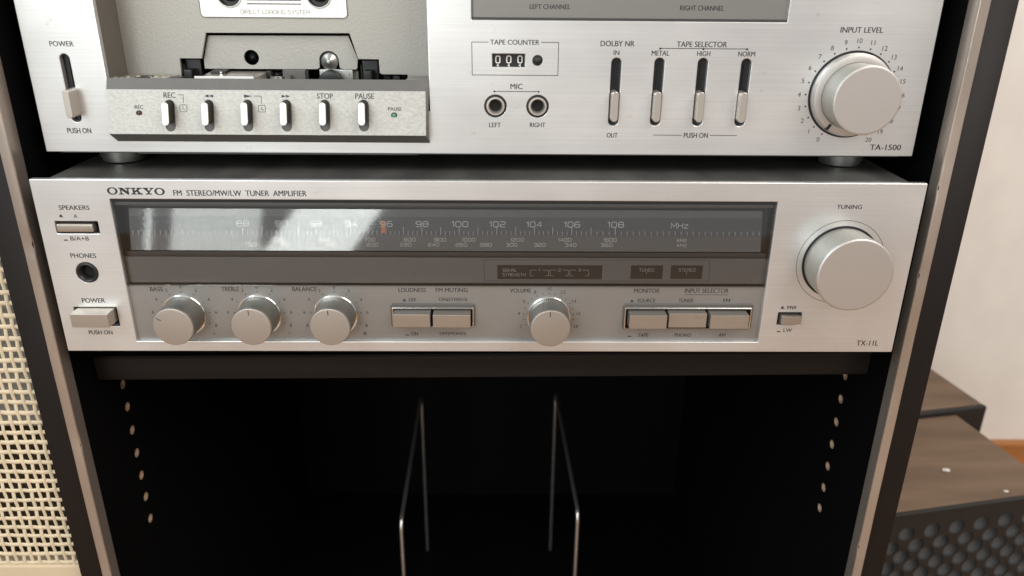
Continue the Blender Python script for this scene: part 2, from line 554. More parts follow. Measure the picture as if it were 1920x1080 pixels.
class Ink:
    """printing that lies on a plane y = y0 + s (z - z0), lifted by a hair"""
    def __init__(self, y0, s=0.0, z0=0.0, lift=0.04):
        self.p = (y0, s, z0)
        self.lift = lift
        self.bm = bmesh.new()

    def y(self, z):
        return self.p[0] + self.p[1] * (z - self.p[2]) - self.lift

    def at(self, px, py):
        return pt(px, py, *self.p)

    def poly(self, pts):
        try:
            f = self.bm.faces.new([self.bm.verts.new((x * MM, self.y(z) * MM, z * MM)) for x, z in pts])
        except ValueError:
            return
    def fit(self, x0, x1, yt, yb):
        xm = (x0 + x1) / 2
        ym = (yt + yb) / 2
        a_, b_ = self.at(x0, ym)[0], self.at(x1, ym)[0]
        return a_, b_, self.at(xm, yb)[1], self.at(xm, yt)[1]

    def text_mm(self, s, xl, xr, zb, zt):
        vs, fs = font_mesh(s)
        x0 = min(v.x for v in vs); x1 = max(v.x for v in vs)
        y0 = min(v.y for v in vs); y1 = max(v.y for v in vs)
        vv = [self.bm.verts.new(((xl + (v.x - x0) / (x1 - x0) * (xr - xl)) * MM, 0,
                                 (zb + (v.y - y0) / (y1 - y0) * (zt - zb)) * MM)) for v in vs]
        for v in vv:
            v.co.y = self.y(v.co.z / MM) * MM
        for f in fs:
            try:
                self.bm.faces.new([vv[i] for i in f])
            except ValueError:
                pass

    def text(self, s, x0, x1, yt, yb):
        a_, b_, c_, d_ = self.fit(x0, x1, yt, yb)
        w_ = 0.05 * (d_ - c_)
        self.text_mm(s, a_, b_ - w_, c_, d_)
        self.lift += 0.004
        self.text_mm(s, a_ + w_, b_, c_, d_)
        self.lift -= 0.004

    def text_at(self, s, x, z, h):
        vs, fs = font_mesh(s)
        x0 = min(v.x for v in vs); x1 = max(v.x for v in vs)
        y0 = min(v.y for v in vs); y1 = max(v.y for v in vs)
        wd = (x1 - x0) / (y1 - y0) * h
        self.text_mm(s, x - wd / 2, x + wd / 2, z - h / 2, z + h / 2)

    def line(self, pts, wd, closed=False):
        """ribbon of width wd through points in mm"""
        n = len(pts)
        P = [Vector(p_) for p_ in pts]
        L, Rr = [], []
        for i in range(n):
            a_ = P[i - 1] if (i > 0 or closed) else None
            b_ = P[(i + 1) % n] if (i < n - 1 or closed) else None
            d1 = (P[i] - a_).normalized() if a_ is not None else None
            d2 = (b_ - P[i]).normalized() if b_ is not None else None
            if d1 is None: d1 = d2
            if d2 is None: d2 = d1
            n1, n2 = Vector((-d1.y, d1.x)), Vector((-d2.y, d2.x))
            m_ = n1 + n2
            if m_.length < .2:
                m_ = n1
            m_.normalize()
            k = min(1 / max(m_.dot(n1), .35), 2.0)
            L.append(P[i] + m_ * wd / 2 * k)
            Rr.append(P[i] - m_ * wd / 2 * k)
        vl = [self.bm.verts.new((p_.x * MM, self.y(p_.y) * MM, p_.y * MM)) for p_ in L]
        vr = [self.bm.verts.new((p_.x * MM, self.y(p_.y) * MM, p_.y * MM)) for p_ in Rr]
        for i in range(n if closed else n - 1):
            j = (i + 1) % n
            self.bm.faces.new((vl[i], vr[i], vr[j], vl[j]))

    def line_px(self, pts, wd, closed=False):
        self.line([self.at(*p_) for p_ in pts], wd, closed)

    def dot(self, x, z, r, n=14):
        self.poly(circ(x, z, r, n))

    def dot_px(self, px, py, r):
        self.dot(*self.at(px, py), r)

    def wide(self, s, x0, x1, yt, yb, st=0.30):
        xl, xr, zb, zt = self.fit(x0, x1, yt, yb)
        gap = 0.30
        tot = sum(GL[c][0] for c in s) + gap * (len(s) - 1)
        kx = (xr - xl - st) / tot
        kz = zt - zb - st
        x = 0
        for c in s:
            wd, strokes = GL[c]
            for pts, cl, rd in strokes:
                q = [(xl + st / 2 + (x + p_[0]) * kx, zb + st / 2 + p_[1] * kz) for p_ in pts]
                if rd:
                    q = fillet(q, cl, min(0.32 * kz, 0.4 * kx))
                self.line(q, st, bool(cl))
            x += wd + gap

    def icon(self, px, py, up=True):
        """little push button mark, standing out or pushed in"""
        x, z = self.at(px, py)
        self.poly([(x - 1.0, z - .75), (x + 1.3, z - .75), (x + 1.0, z - .45), (x - .8, z - .45)])
        h = 1.0 if up else 0.3
        wd = .55 if up else .75
        self.poly([(x - wd, z - .46), (x + wd, z - .46), (x + wd, z - .46 + h), (x - wd, z - .46 + h)])

    def build(self, parent, m='ink', name='lettering'):
        bmesh.ops.recalc_face_normals(self.bm, faces=self.bm.faces)
        for f in self.bm.faces:
            if f.normal.y > 0:
                f.normal_flip()
        me = bpy.data.meshes.new(name)
        self.bm.to_mesh(me)
        self.bm.free()
        return link(name, me, m, parent)


# =================================================================== the room behind
b = MB().box(-2500, 2500, -1500, 485, -460, -440)
fl = b.build('floor', 'floor', None, 0)
fl['kind'] = 'structure'
wall = thing('wall', 'plain cream plaster wall behind the black cabinet and the brown boxes', 'wall')
MB().box(-2500, 2500, 485, 560, -440, 1400).build('plaster', 'wall', wall, 0)
MB().box(-2500, 2500, 472, 484.5, -440, -371, 1.5).build('skirting_board', 'skirting', wall)

# =================================================================== cabinet
cab = thing('hifi_cabinet', 'tall black open-front cabinet with champagne edge trims holding the stereo', 'cabinet')
HOLES = {-1: [-52.5, -68.0, -84.6, -101.2, -117.9, -134.4, -151.5], 1: [-46.0, -62.4, -78.8, -95.2, -111.6, -128.1, -144.2]}
for s in (-1, 1):
    # side panel: drilled board in the yz plane
    loops = [[(5, -420), (420, -420), (420, 330), (5, 330)]] + [circ(59, z, 2.3, 20) for z in HOLES[s]]
    me = curve_mesh(loops, 17.5, 0.3)
    for v in me.vertices:
        y, z, d = v.co
        v.co = Vector((s * (226.9 + d * s), y, z)) * MM if s > 0 else Vector((-226.9 + d, y, z)) * MM
    bm_ = bmesh.new()
    bm_.from_mesh(me)
    bmesh.ops.recalc_face_normals(bm_, faces=bm_.faces)
    bm_.to_mesh(me)
    bm_.free()
    me.materials.clear()
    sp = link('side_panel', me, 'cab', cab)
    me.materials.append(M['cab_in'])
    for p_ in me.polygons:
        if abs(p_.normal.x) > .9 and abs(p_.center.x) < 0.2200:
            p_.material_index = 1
    for z in HOLES[s]:
        h = MB()
        n = 20
        ring = lambda r, x: [(x, 59 + r * math.cos(2 * math.pi * k / n), z + r * math.sin(2 * math.pi * k / n)) for k in range(n)]
        h.loft([ring(2.75, s * 217.95), ring(2.2, s * 217.9), ring(2.15, s * 219), ring(2.1, s * 221.5)], cap=False)
        h.bm.faces.new([h.bm.verts.new(Vector(p_) * MM) for p_ in ring(2.1, s * 221.5)])
        h.build('shelf_hole', 'chip', sp)
    # edge trim, an L moulding with small dents
    t_ = MB()
    xi, xo = s * 217.6, s * 223.0
    zs = [-420 + i * 5 for i in range(151)]
    rings = []
    dents = {-1: [55, -58, -205], 1: [98, 86, 40, -130]}[s]
    for z in zs:
        dd = sum(1.1 * math.exp(-((z - q) / 3.5) ** 2) for q in dents)
        wv = 0.15 * math.sin(z * .06 + s) + 0.1 * math.sin(z * .17)
        yf = 4.2 + wv * .5
        rings.append([(xi, 12.5, z), (xi, yf + 1.0 + dd, z), (xi + s * .35, yf + .3 + dd, z), (xi + s * 1.0, yf + dd * .7, z),
                      (xo - s * .6, yf, z), (xo, yf + .5, z), (xo, 5.2, z), (xo, 12.5, z)])
    t_.loft(rings)
    t_.build('edge_trim', 'trim', cab, 50)
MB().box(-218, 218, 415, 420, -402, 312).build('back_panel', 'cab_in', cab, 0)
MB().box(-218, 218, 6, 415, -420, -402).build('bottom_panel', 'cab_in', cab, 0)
MB().box(-218, 218, 5, 420, 312, 330, .5).build('top_panel', 'cab', cab, 0)
sh = MB()
zl, zr = -35.0, -31.0
b = bmesh.new()
for x, dz in ((-217.5, zl), (217.5, zr)):
    for y in (32.5, 400):
        for z in (0, 14.6):
            b.verts.new(Vector((x, y, dz + z)) * MM)
b.verts.ensure_lookup_table()
for f in ((0, 1, 3, 2), (4, 6, 7, 5), (0, 4, 5, 1), (2, 3, 7, 6), (0, 2, 6, 4), (1, 5, 7, 3)):
    b.faces.new([b.verts[i] for i in f])
bmesh.ops.recalc_face_normals(b, faces=b.faces)
bmesh.ops.bevel(b, geom=b.edges[:], offset=.7 * MM, segments=2, affect='EDGES')
sh.join(b)
sh.build('shelf', 'cab_shelf', cab)

# =================================================================== wire record dividers
for i, (xf, xr, ztf, ztr) in enumerate(((-68.4, -68.6, -220, -211.5), (69.8, 64.0, -212.5, -207.0))):
    lab = ('left one of two bent steel wire record dividers in the black compartment',
           'right one of two bent steel wire record dividers in the black compartment')[i]
    path = [(xf, 140, -402)]
    path += [(xf, 140, ztf - 9)]
    for k in range(1, 7):
        a_ = math.radians(90 * k / 6)
        path.append((xf, 140 + 9 * (1 - math.cos(a_)), ztf - 9 + 9 * math.sin(a_)))
    for k in range(1, 7):
        a_ = math.radians(90 * (1 - k / 6))
        path.append((xr, 318 - 9 * (1 - math.cos(math.pi / 2 - a_)) if False else 318 - 9 + 9 * math.cos(a_), ztr - 9 + 9 * math.sin(a_)))
    path.append((xr, 318, -402))
    o = MB().tube(path, 1.6).build('record_divider', 'wire', None, 60)
    o['label'], o['category'], o['group'] = lab, 'divider', 'wire record dividers'

# =================================================================== receiver
rec = thing('receiver', 'silver tuner amplifier with a wide dial window on the cabinet shelf', 'receiver')
FY = 0.0
win = [pt(205, 374, FY), pt(1458, 378, FY), pt(1422, 641, FY), pt(257, 640, FY)]
WX0 = (win[0][0] + win[3][0]) / 2
WX1 = (win[1][0] + win[2][0]) / 2
WZ0 = (win[2][1] + win[3][1]) / 2
WZ1 = (win[0][1] + win[1][1]) / 2


def box_px(x0, x1, yt, yb, y0=FY):
    a_ = pt(x0, (yt + yb) / 2, y0)[0]
    b_ = pt(x1, (yt + yb) / 2, y0)[0]
    xm = (x0 + x1) / 2
    return a_, b_, pt(xm, yb, y0)[1], pt(xm, yt, y0)[1]


sp_o = box_px(104.5, 185, 415, 438)
pw_o = box_px(141.5, 221.5, 576, 611.5)
mw_o = box_px(1458, 1502.5, 586, 609)
ph_c = pt(163.5, 511, FY)
face = plate('faceplate', [rect(-210, 210, 0, 88.9, .6), rect(WX0, WX1, WZ0, WZ1, .4), rect(*sp_o, .5), rect(*pw_o, .4),
                           rect(*mw_o, .3), circ(*ph_c, 5.2)], FY, 3.2, 'alu', rec, .35)
MB().box(-205.2, 205.2, 13, 330, 2, 86.0, .5).build('casing', 'steel_dark', rec)
MB().box(-205.2, 205.2, 3.3, 331, 86.2, 87.6, .3).build('casing_lid', 'steel_dark', rec)
for x in (-165, 165):
    MB().lathe_z(x, 70, [(12, -20.3), (12.5, -12), (12.5, 2)]).build('foot', 'black', rec)
# dark wells behind the openings
for q in (sp_o, pw_o, mw_o):
    g = MB()
    x0, x1, z0, z1 = q
    g.quad([(x0 - .3, 3.25, z0 - .3), (x1 + .3, 3.25, z0 - .3), (x1 + .3, 3.25, z1 + .3), (x0 - .3, 3.25, z1 + .3)])
    g.build('button_well', 'void', rec, 0)


def push(x0, x1, z0, z1, yf, yb=3.2, m='alu_button', name='push_button', bev=.35):
    return MB().box(x0, x1, yf, yb, z0, z1, bev).build(name, m, rec)


push(*box_px(105, 174.5, 420.5, 436, -1.2), -1.2, bev=.8)
push(*box_px(132.5, 203.5, 589.5, 614.5, -8.0), -8.0)
push(*box_px(1466, 1503, 594, 609.5, -3.0), -3.0)
# phones socket
MB().lathe(*ph_c, [(5.15, 0.6), (5.05, -.5), (4.4, -.75), (3.6, -.3), (2.9, 1.5), (2.8, 3.1)], 48, False).build('phones_socket', 'black', rec)
MB().lathe(*ph_c, [(2.9, 3.1), (0.01, 3.15)], 32).build('socket_bore', 'void', rec)

# tuning knob
TX, TZ = 174.9, 49.15
kn = MB().lathe(TX, TZ, [(17.6, 1), (17.6, -2), (17.95, -16.6), (17.9, -16.9)], 128, False).build('tuning_knob', 'big_side', rec)
MB().lathe(TX, TZ, [(17.9, -16.85), (18.05, -17.2), (17.9, -17.7), (17.4, -18.0), (17.0, -18.0), (.02, -18.0)], 128, False).build('knob_cap', 'alu_knob', kn)
MB().lathe(TX, TZ, [(18.7, -.05), (18.7, -.25), (17.6, -.25), (17.6, -.05)], 96, False).build('black_ring', 'slot', rec)  # thin black ring at the gap round the knob base
# faceplate lettering
k = Ink(FY)
k.text('FM  STEREO/MW/LW  TUNER  AMPLIFIER', 325, 575, 357, 367.5)
k.build(face)
k = Ink(FY); k.text('SPEAKERS', 110, 167.5, 385, 393.5); k.icon(114, 404.5); k.build(face, 'ink'); k = Ink(FY); k.text('A', 138, 145, 402, 408.5); k.build(face, 'ink'); k = Ink(FY); k.text('B/A+B', 132, 167, 443.5, 451); k.icon(123, 448.5, False); k.build(face)
k = Ink(FY); k.text('PHONES', 132, 180, 475, 483.5); k.build(face)
k = Ink(FY); k.text('POWER', 153.5, 197, 559, 567.5); k.build(face, 'ink'); k = Ink(FY); k.text('PUSH ON', 166.5, 211, 619.5, 627); k.build(face)
k = Ink(FY); k.text('TUNING', 1569, 1616.5, 384, 392); k.line([(TX + 21.4 * math.cos(a_ * math.pi / 48), TZ + 21.4 * math.sin(a_ * math.pi / 48)) for a_ in range(96)], .22, True); k.build(face)
k = Ink(FY); k.text('MW', 1476, 1494, 573.5, 580); k.icon(1467, 576.5); k.build(face, 'ink'); k = Ink(FY); k.text('LW', 1469, 1485, 616, 622.5); k.icon(1460, 620, False); k.build(face)
k = Ink(FY); k.text('TX-11L', 1606, 1647, 638.5, 648); k.build(face)
# maker's word mark in wide slab letters
k = Ink(FY)
zp = lambda X, Y: k.at(194 + X / 15.484, 342 + Y / 15.47)


def ring_letter(X0, X1, Y0, Y1):
    """a wide O with heavy sides"""
    c_, r_ = zp((X0 + X1) / 2, (Y0 + Y1) / 2), zp(X1, (Y0 + Y1) / 2)
    t_ = zp((X0 + X1) / 2, Y0)
    rx, rz, n = r_[0] - c_[0], t_[1] - c_[1], 40
    o_ = [(c_[0] + rx * .97 * math.cos(2 * math.pi * i / n), c_[1] + rz * .96 * math.sin(2 * math.pi * i / n)) for i in range(n)]
    i_ = [(c_[0] + rx * .545 * math.cos(2 * math.pi * i / n), c_[1] + rz * .70 * math.sin(2 * math.pi * i / n)) for i in range(n)]
    for i in range(n):
        j = (i + 1) % n
        k.poly([o_[i], o_[j], i_[j], i_[i]])


ring_letter(97, 415, 135, 360)
ring_letter(1472, 1785, 152, 375)
for g_ in (
    [(415, 152), (540, 152), (690, 255), (675, 190), (625, 178), (620, 152), (762, 152), (768, 178), (722, 190), (752, 355), (712, 355),
     (520, 228), (542, 318), (590, 325), (597, 352), (452, 352), (448, 325), (497, 315), (470, 190), (425, 175)],
    [(775, 155), (925, 155), (932, 182), (890, 190), (905, 240), (975, 205), (960, 180), (955, 155), (1105, 155), (1115, 180), (1070, 188),
     (1010, 232), (1080, 310), (1140, 325), (1150, 352), (990, 352), (985, 325), (1015, 315), (965, 270), (915, 290), (922, 318),
     (965, 325), (968, 352), (815, 352), (808, 325), (860, 315), (835, 190), (785, 182)],
    [(1130, 155), (1290, 155), (1295, 180), (1265, 188), (1325, 250), (1375, 190), (1335, 182), (1328, 155), (1450, 155), (1455, 178),
     (1415, 190), (1342, 282), (1350, 315), (1405, 325), (1412, 352), (1238, 352), (1232, 325), (1290, 315), (1285, 285), (1175, 192), (1138, 182)]):
    k.poly([zp(*q) for q in g_])
k.build(face, 'ink', 'word_mark')

# ---- control panel, lower part of the window
PY = 2.0
z_split = pt(840, 536, PY)[1]
knobs = {'bass': (-149.6, 19.2, 78, 300), 'treble': (-112.1, 19.3, 0, 0), 'balance': (-74.1, 19.3, 0, 0), 'volume': (32.95, 18.7, 0, 0)}
bt = [box_px(736, 888.5, 572, 611, PY), box_px(1170, 1407, 572.5, 614.5, PY)]
panel = plate('control_panel', [rect(WX0 - .8, WX1 + .8, WZ0 - .8, z_split)] + [rect(*q, .9) for q in bt], PY, 1.1, 'panel_low', rec, .12)
for q in bt:
    x0, x1, z0, z1 = q
    plate('button_bezel', [rect(x0 - .7, x1 + .7, z0 - .5, z1 + .9, 1.4), rect(x0 + .5, x1 - .5, z0 + .2, z1 - 1.2, .5)], PY - .8, .75, 'recess_lip', rec, .2)
    plate('button_frame', [rect(x0 + .0, x1 - .0, z0 + .1, z1 - .9, .5), rect(x0 + .7, x1 - .7, z0 - .02 + .4, z1 - 1.7, .4)], PY - 1.35, 1.2, 'chrome', rec, .2)
    MB().box(x0, x1, PY + 1.12, PY + 1.2, z0, z1).build('button_well', 'void', rec, 0)


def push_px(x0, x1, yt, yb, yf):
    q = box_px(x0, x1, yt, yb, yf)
    o = MB().box(q[0], q[1], yf + .75, PY + 1.1, q[2], q[3], .3).build('push_button', 'taupe', rec)  # dark body colour stands in for the dark reflection on the button tops
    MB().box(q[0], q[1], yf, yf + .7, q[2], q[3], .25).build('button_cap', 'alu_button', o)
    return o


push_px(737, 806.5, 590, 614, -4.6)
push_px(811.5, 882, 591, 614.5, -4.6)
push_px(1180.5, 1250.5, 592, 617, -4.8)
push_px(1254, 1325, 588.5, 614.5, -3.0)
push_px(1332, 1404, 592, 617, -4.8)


def make_small_knob(nm, x, z, ang):
    r_ = MB().lathe(x, z, [(11.0, PY - .05), (11.0, PY - .7), (10.75, PY - .95), (10.1, PY - .95), (10.0, PY - .05)], 72, False)
    kb = MB().lathe(x, z, [(10.0, PY - .1), (10.0, PY - 2.0), (9.75, PY - 13.0)], 144, True, .12)
    kb_o = kb.build('control_knob', 'small_side', rec, 30)
    r_.build('knob_ring', 'chrome', rec)
    MB().lathe(x, z, [(9.76, PY - 12.98), (9.8, PY - 13.6), (9.6, PY - 14.2), (9.1, PY - 14.45), (.02, PY - 14.45)], 72).build('knob_cap', 'alu_cap', kb_o)
    q = Ink(PY - 14.45, lift=.03)
    dx, dz = math.sin(ang), math.cos(ang)
    q.line([(x + dx * 6.3, z + dz * 6.3), (x + dx * 8.9, z + dz * 8.9)], .42)
    q.build(kb_o, 'ink_soft', 'pointer_mark')
    return kb_o


make_small_knob('bass', -149.6, 19.2, math.radians(-57))
make_small_knob('treble', -112.1, 19.3, math.radians(-3))
make_small_knob('balance', -74.1, 19.3, math.radians(-3))
make_small_knob('volume', 32.95, 18.7, math.radians(-2))

DR, NR_ = 12.6, 15.2
for nm, x, z, lab in (('BASS', -149.2, 19.2, (281, 305.5)), ('TREBLE', -111.8, 19.3, (415, 448)), ('BALANCE', -73.8, 19.3, (548, 594))):
    k = Ink(PY)
    k.text(nm, lab[0], lab[1], 538, 546)
    k.build(panel, 'ink_soft')
    k = Ink(PY)
    for i in range(-4, 5):
        a_ = math.radians(28 * i)
        k.dot(x + DR * math.sin(a_), z + DR * math.cos(a_), .30)
        k.text_at(str(abs(2 * i)), x + (NR_ + .2 * abs(i)) * math.sin(a_), z + NR_ * math.cos(a_), 1.75)
    if nm == 'BALANCE':
        k.build(panel, 'ink_soft')
        k = Ink(PY)
        k.text('R', 682, 688, 622, 628.5)
    else:
        k.build(panel, 'ink_soft')
        k = Ink(PY)
        k.dot_px(402 if nm == 'BASS' else 543, 625, .35)
    k.build(panel, 'ink_soft')
k = Ink(PY)
k.text('VOLUME', 956, 995.5, 541, 548.5)
k.build(panel, 'ink_soft')
k = Ink(PY)
for i in range(-8, 9):
    a_ = math.radians(14 * i)
    k.dot(32.9 + DR * math.sin(a_), 18.9 + DR * math.cos(a_), .28)
    if i % 2 == 0:
        k.text_at(str(10 + i), 32.9 + 15.1 * math.sin(a_), 18.9 + 15.0 * math.cos(a_), 1.75)
k.build(panel, 'ink_soft')
k = Ink(PY); k.text('LOUDNESS', 747, 798.5, 540, 547.5); k.text('OFF', 766, 780.5, 559, 565.5); k.icon(758, 562.5); k.build(panel, 'ink_soft'); k = Ink(PY); k.text('ON', 770, 784, 622.5, 629); k.icon(763.5, 626.5, False); k.build(panel, 'ink_soft')
k = Ink(PY); k.text('FM MUTING', 817, 877, 540, 547.5); k.text('ON(STEREO)', 823, 876, 558.5, 566); k.build(panel, 'ink_soft'); k = Ink(PY); k.text('OFF(MONO)', 824, 874, 622.5, 629.5); k.build(panel, 'ink_soft')
k = Ink(PY); k.text('MONITOR', 1189, 1237, 541, 549); k.text('SOURCE', 1195, 1229, 560, 567); k.icon(1185, 564); k.build(panel, 'ink_soft'); k = Ink(PY); k.text('TAPE', 1196, 1215.5, 625, 631.5); k.icon(1180, 629, False); k.build(panel, 'ink_soft')
k = Ink(PY); k.text('INPUT SELECTOR', 1284, 1366.5, 541, 549); k.line_px([(1284, 552.5), (1365, 552.8)], .25); k.text('TUNER', 1272, 1300.5, 560, 567); k.text('FM', 1356, 1369, 560, 567); k.build(panel, 'ink_soft'); k = Ink(PY); k.text('PHONO', 1265, 1296, 625, 631.5); k.build(panel, 'ink_soft'); k = Ink(PY); k.text('AM', 1347, 1360, 625, 631.5); k.build(panel, 'ink_soft')

# ---- indicator panel, middle strip
QY = 4.0
mz0, mz1 = pt(840, 531, QY)[1], pt(840, 483, QY)[1]
mid = plate('indicator_panel', [rect(WX0 - .8, WX1 + .8, mz0, mz1)], QY, 1.0, 'panel_mid', rec, .12)
k = Ink(QY, lift=.03)
k.line_px([(907.5, 487), (1331, 488), (1329, 527), (908.5, 527)], .3, True)
k.build(mid, 'recess', 'groove')
k = Ink(QY, lift=.03)
for q in ((932.5, 1129, 497, 523.5), (1182.5, 1242.5, 497.5, 523), (1257.5, 1317, 497.5, 523)):
    k.poly(rect(*k.fit(*q)))
k.build(mid, 'display', 'indicator_window')
k = Ink(QY, lift=.08)
k.wide('SIGNAL', 942, 969, 503.5, 509.5, .22); k.wide('STRENGTH', 942, 985.5, 512, 518, .22)
for i, (a_, b_) in enumerate(((994, 1028.5), (1031.5, 1065.5), (1068.5, 1103.5))):
    m0 = (a_ + b_) / 2
    k.line_px([(a_ + 6, 517), (a_, 517), (a_, 506.3), (m0 - 5, 506.3)], .22)
    k.line_px([(m0 + 6, 506.3), (b_, 506.3), (b_, 517), (b_ - 6, 517)], .22)
    k.wide(str(i + 1), m0 - (2 if i else 1.5), m0 + (3 if i else 1.5), 503.5, 509, .22)
k.build(mid, 'ink_dim')
k = Ink(QY, lift=.08); k.wide('TUNED', 1198, 1226.5, 503, 509.5, .22); k.line_px([(1212, 510), (1212, 514)], .25); k.build(mid, 'ink_dim')
k = Ink(QY, lift=.08); k.wide('STEREO', 1272, 1304.5, 503, 509.5, .22); k.line_px([(1287, 510), (1287, 514)], .25); k.build(mid, 'ink_dim')

# ---- dial scale: a leaning plate behind its own glass
SY0 = 4.6
sz0 = pt(840, 471, SY0)[1]
SS = 0.24                                              # lean: metres back per metre up
sz1 = pt(840, 393, SY0, SS, sz0)[1]
sx0, sx1 = pt(243, 430, SY0, SS, sz0)[0], pt(1428.5, 430, SY0, SS, sz0)[0]
fnp = lambda off: (lambda z: SY0 + SS * (z - sz0) + off)
PL = (SY0, SS, sz0)
dial = plate('dial_scale', [rect(sx0, sx1, sz0, sz1)], SY0 + .5, .8, 'scale', rec, .05, fnp(.5))
k = Ink(*PL, lift=-.45)
zb1, zb2 = pt(840, 441.5, *PL)[1], pt(840, 407.5, *PL)[1]
k.poly(rect(sx0 + .2, sx1 - .2, zb1, zb2))
k.build(dial, 'scale_dark', 'dark_band')
nd = MB()
for a_, z_ in ((0, 0),):
    n0 = pt(718.5, 437.5, *PL); n1 = pt(718.5, 414.5, *PL)
    yA, yB = fnp(.25)(n0[1]), fnp(.25)(n1[1])
    nd.loft([[(n0[0] - .95, yA, n0[1]), (n0[0] + .95, yA, n0[1]), (n0[0] + .95, yA + .15, n0[1]), (n0[0] - .95, yA + .15, n0[1])],
             [(n0[0] - .95, yB, n1[1]), (n0[0] + .95, yB, n1[1]), (n0[0] + .95, yB + .15, n1[1]), (n0[0] - .95, yB + .15, n1[1])]])
nd.build('dial_needle', 'needle', rec, 0)
gl_ = plate('scale_glass', [rect(sx0, sx1, sz0, sz1)], SY0, .02, 'scale_glass', rec, 0.0, fnp(0))
ticks = {88: 455, 89: 491, 90: 527, 91: 560, 92: 592, 93: 625, 94: 657.5, 95: 690, 96: 723.5, 97: 756.5, 98: 791, 99: 826, 100: 861, 101: 896, 102: 931.5, 103: 967, 104: 1002, 105: 1036.5, 106: 1072, 107: 1108, 108: 1153.5}
k = Ink(*PL, lift=-.06)


def tick(px, tall):
    yb = 440.5 + (px - 700) * .0022
    k.line_px([(px, yb), (px, yb - (15 if tall else 7.5))], .26 if tall else .22)


for f_ in range(88, 108):
    a_, b_ = ticks[f_], ticks[f_ + 1]
    tick(a_, True)
    for i in (1, 2, 3):
        tick(a_ + (b_ - a_) * i / 4, False)
tick(ticks[108], True)
x = ticks[108] + 11.25
while x < 1428:
    tick(x, False); x += 11.25
x = ticks[88] - 10.3
while x > 247:
    tick(x, False); x -= 10.3
k.build(gl_, 'ink_white', 'tick_marks')
k = Ink(*PL, lift=-.06)
for s_, a_, b_ in (('88', 443, 467), ('90', 515.5, 540), ('92', 581, 604), ('94', 646.5, 670), ('96', 712, 736), ('98', 779.5, 803.5), ('100', 846.5, 878), ('102', 917, 948), ('104', 986.5, 1016.5), ('106', 1057, 1088), ('108', 1139, 1170)):
    dy = (a_ - 700) * .0035
    k.wide(s_, a_, b_, 414.3 + dy, 425.5 + dy, .36)
k.build(gl_, 'ink_white', 'lettering')
k = Ink(*PL, lift=-.06)
k.wide('MHz', 1258, 1290.5, 417.5, 428.8, .32)
k.build(gl_, 'ink_white', 'lettering')
k = Ink(*PL, lift=-.06)
for s_, a_, b_ in (('530', 511, 533), ('600', 598, 619), ('700', 682, 703.5), ('800', 757, 779), ('900', 814, 836.5), ('1000', 866, 891), ('1200', 957, 982.5), ('1400', 1046, 1071.5), ('1600', 1131, 1156.5)):
    dy = (a_ - 700) * .002
    k.wide(s_, a_, b_, 445.8 + dy, 452.9 + dy, .26)
k.build(gl_, 'ink_white', 'lettering')
k = Ink(*PL, lift=-.06)
k.wide('kHz', 1269.5, 1287.5, 447, 454.1, .26)
k.build(gl_, 'ink_white', 'lettering')
k = Ink(*PL, lift=-.06)
for s_, a_, b_ in (('150', 459, 481), ('160', 525, 543.5), ('180', 610, 631), ('200', 687, 709.5), ('220', 750, 771.5), ('240', 802.5, 823.5), ('260', 854, 876), ('280', 900, 922), ('300', 948.5, 970), ('320', 1001, 1023), ('340', 1059, 1081), ('360', 1126, 1148.5)):
    dy = (a_ - 700) * .002
    k.wide(s_, a_, b_, 455.2 + dy, 462.2 + dy, .26)
k.build(gl_, 'ink_white', 'lettering')
k = Ink(*PL, lift=-.06)
k.wide('kHz', 1269.5, 1287.5, 456.4, 463.4, .26)
k.build(gl_, 'ink_white', 'lettering')
# dark box round the dial, upper lip and ledge
g = MB()
zt_, zb_ = WZ1 + .2, z_split - .3
g.quad([(WX0 - .5, 11.5, zb_), (WX1 + .5, 11.5, zb_), (WX1 + .5, 11.5, zt_), (WX0 - .5, 11.5, zt_)])
g.quad([(WX0 - .5, 3.2, zb_), (WX0 - .5, 11.5, zb_), (WX0 - .5, 11.5, zt_), (WX0 - .5, 3.2, zt_)])
g.quad([(WX1 + .5, 3.2, zb_), (WX1 + .5, 11.5, zb_), (WX1 + .5, 11.5, zt_), (WX1 + .5, 3.2, zt_)])
g.quad([(WX0 - .5, 3.2, zt_), (WX1 + .5, 3.2, zt_), (WX1 + .5, 11.5, zt_), (WX0 - .5, 11.5, zt_)])
g.build('dial_recess', 'recess', rec, 0)
lz1, lz0 = pt(840, 381.5, 3.6)[1], pt(840, 387.5, 3.6)[1]
MB().box(WX0, WX1, 3.6, 8, lz0, lz1, .2).build('dial_lip', 'recess_lip', rec)
MB().box(WX0, WX1, 5.8, 10, pt(840, 482.5, 5.8)[1], pt(840, 473, 5.8)[1], .2).build('dial_ledge', 'recess', rec)
plate('window_glass', [rect(WX0 + .05, WX1 - .05, z_split + .1, WZ1 - .05)], 1.2, .6, 'glass', rec, .0)

# =================================================================== tape deck
deck = thing('tape_deck', 'silver cassette deck with an open tape well standing on the tuner amplifier', 'tape deck')
DY = 19.0
DZ0, DZ1 = 97.5, 238.0
pill = []


def pill_px(xt, yt, xb, yb, wpx, plane):
    """upright pill-shaped slot given the photo's top and bottom"""
    x0, z1 = pt(xt, yt, *plane)
    x1, z0 = pt(xb, yb, *plane)
    xc = (x0 + x1) / 2
    xm, ym = (xt + xb) / 2, (yt + yb) / 2
    wd = pt(xm + wpx / 2, ym, *plane)[0] - pt(xm - wpx / 2, ym, *plane)[0]
    return xc - wd / 2, xc + wd / 2, z0, z1


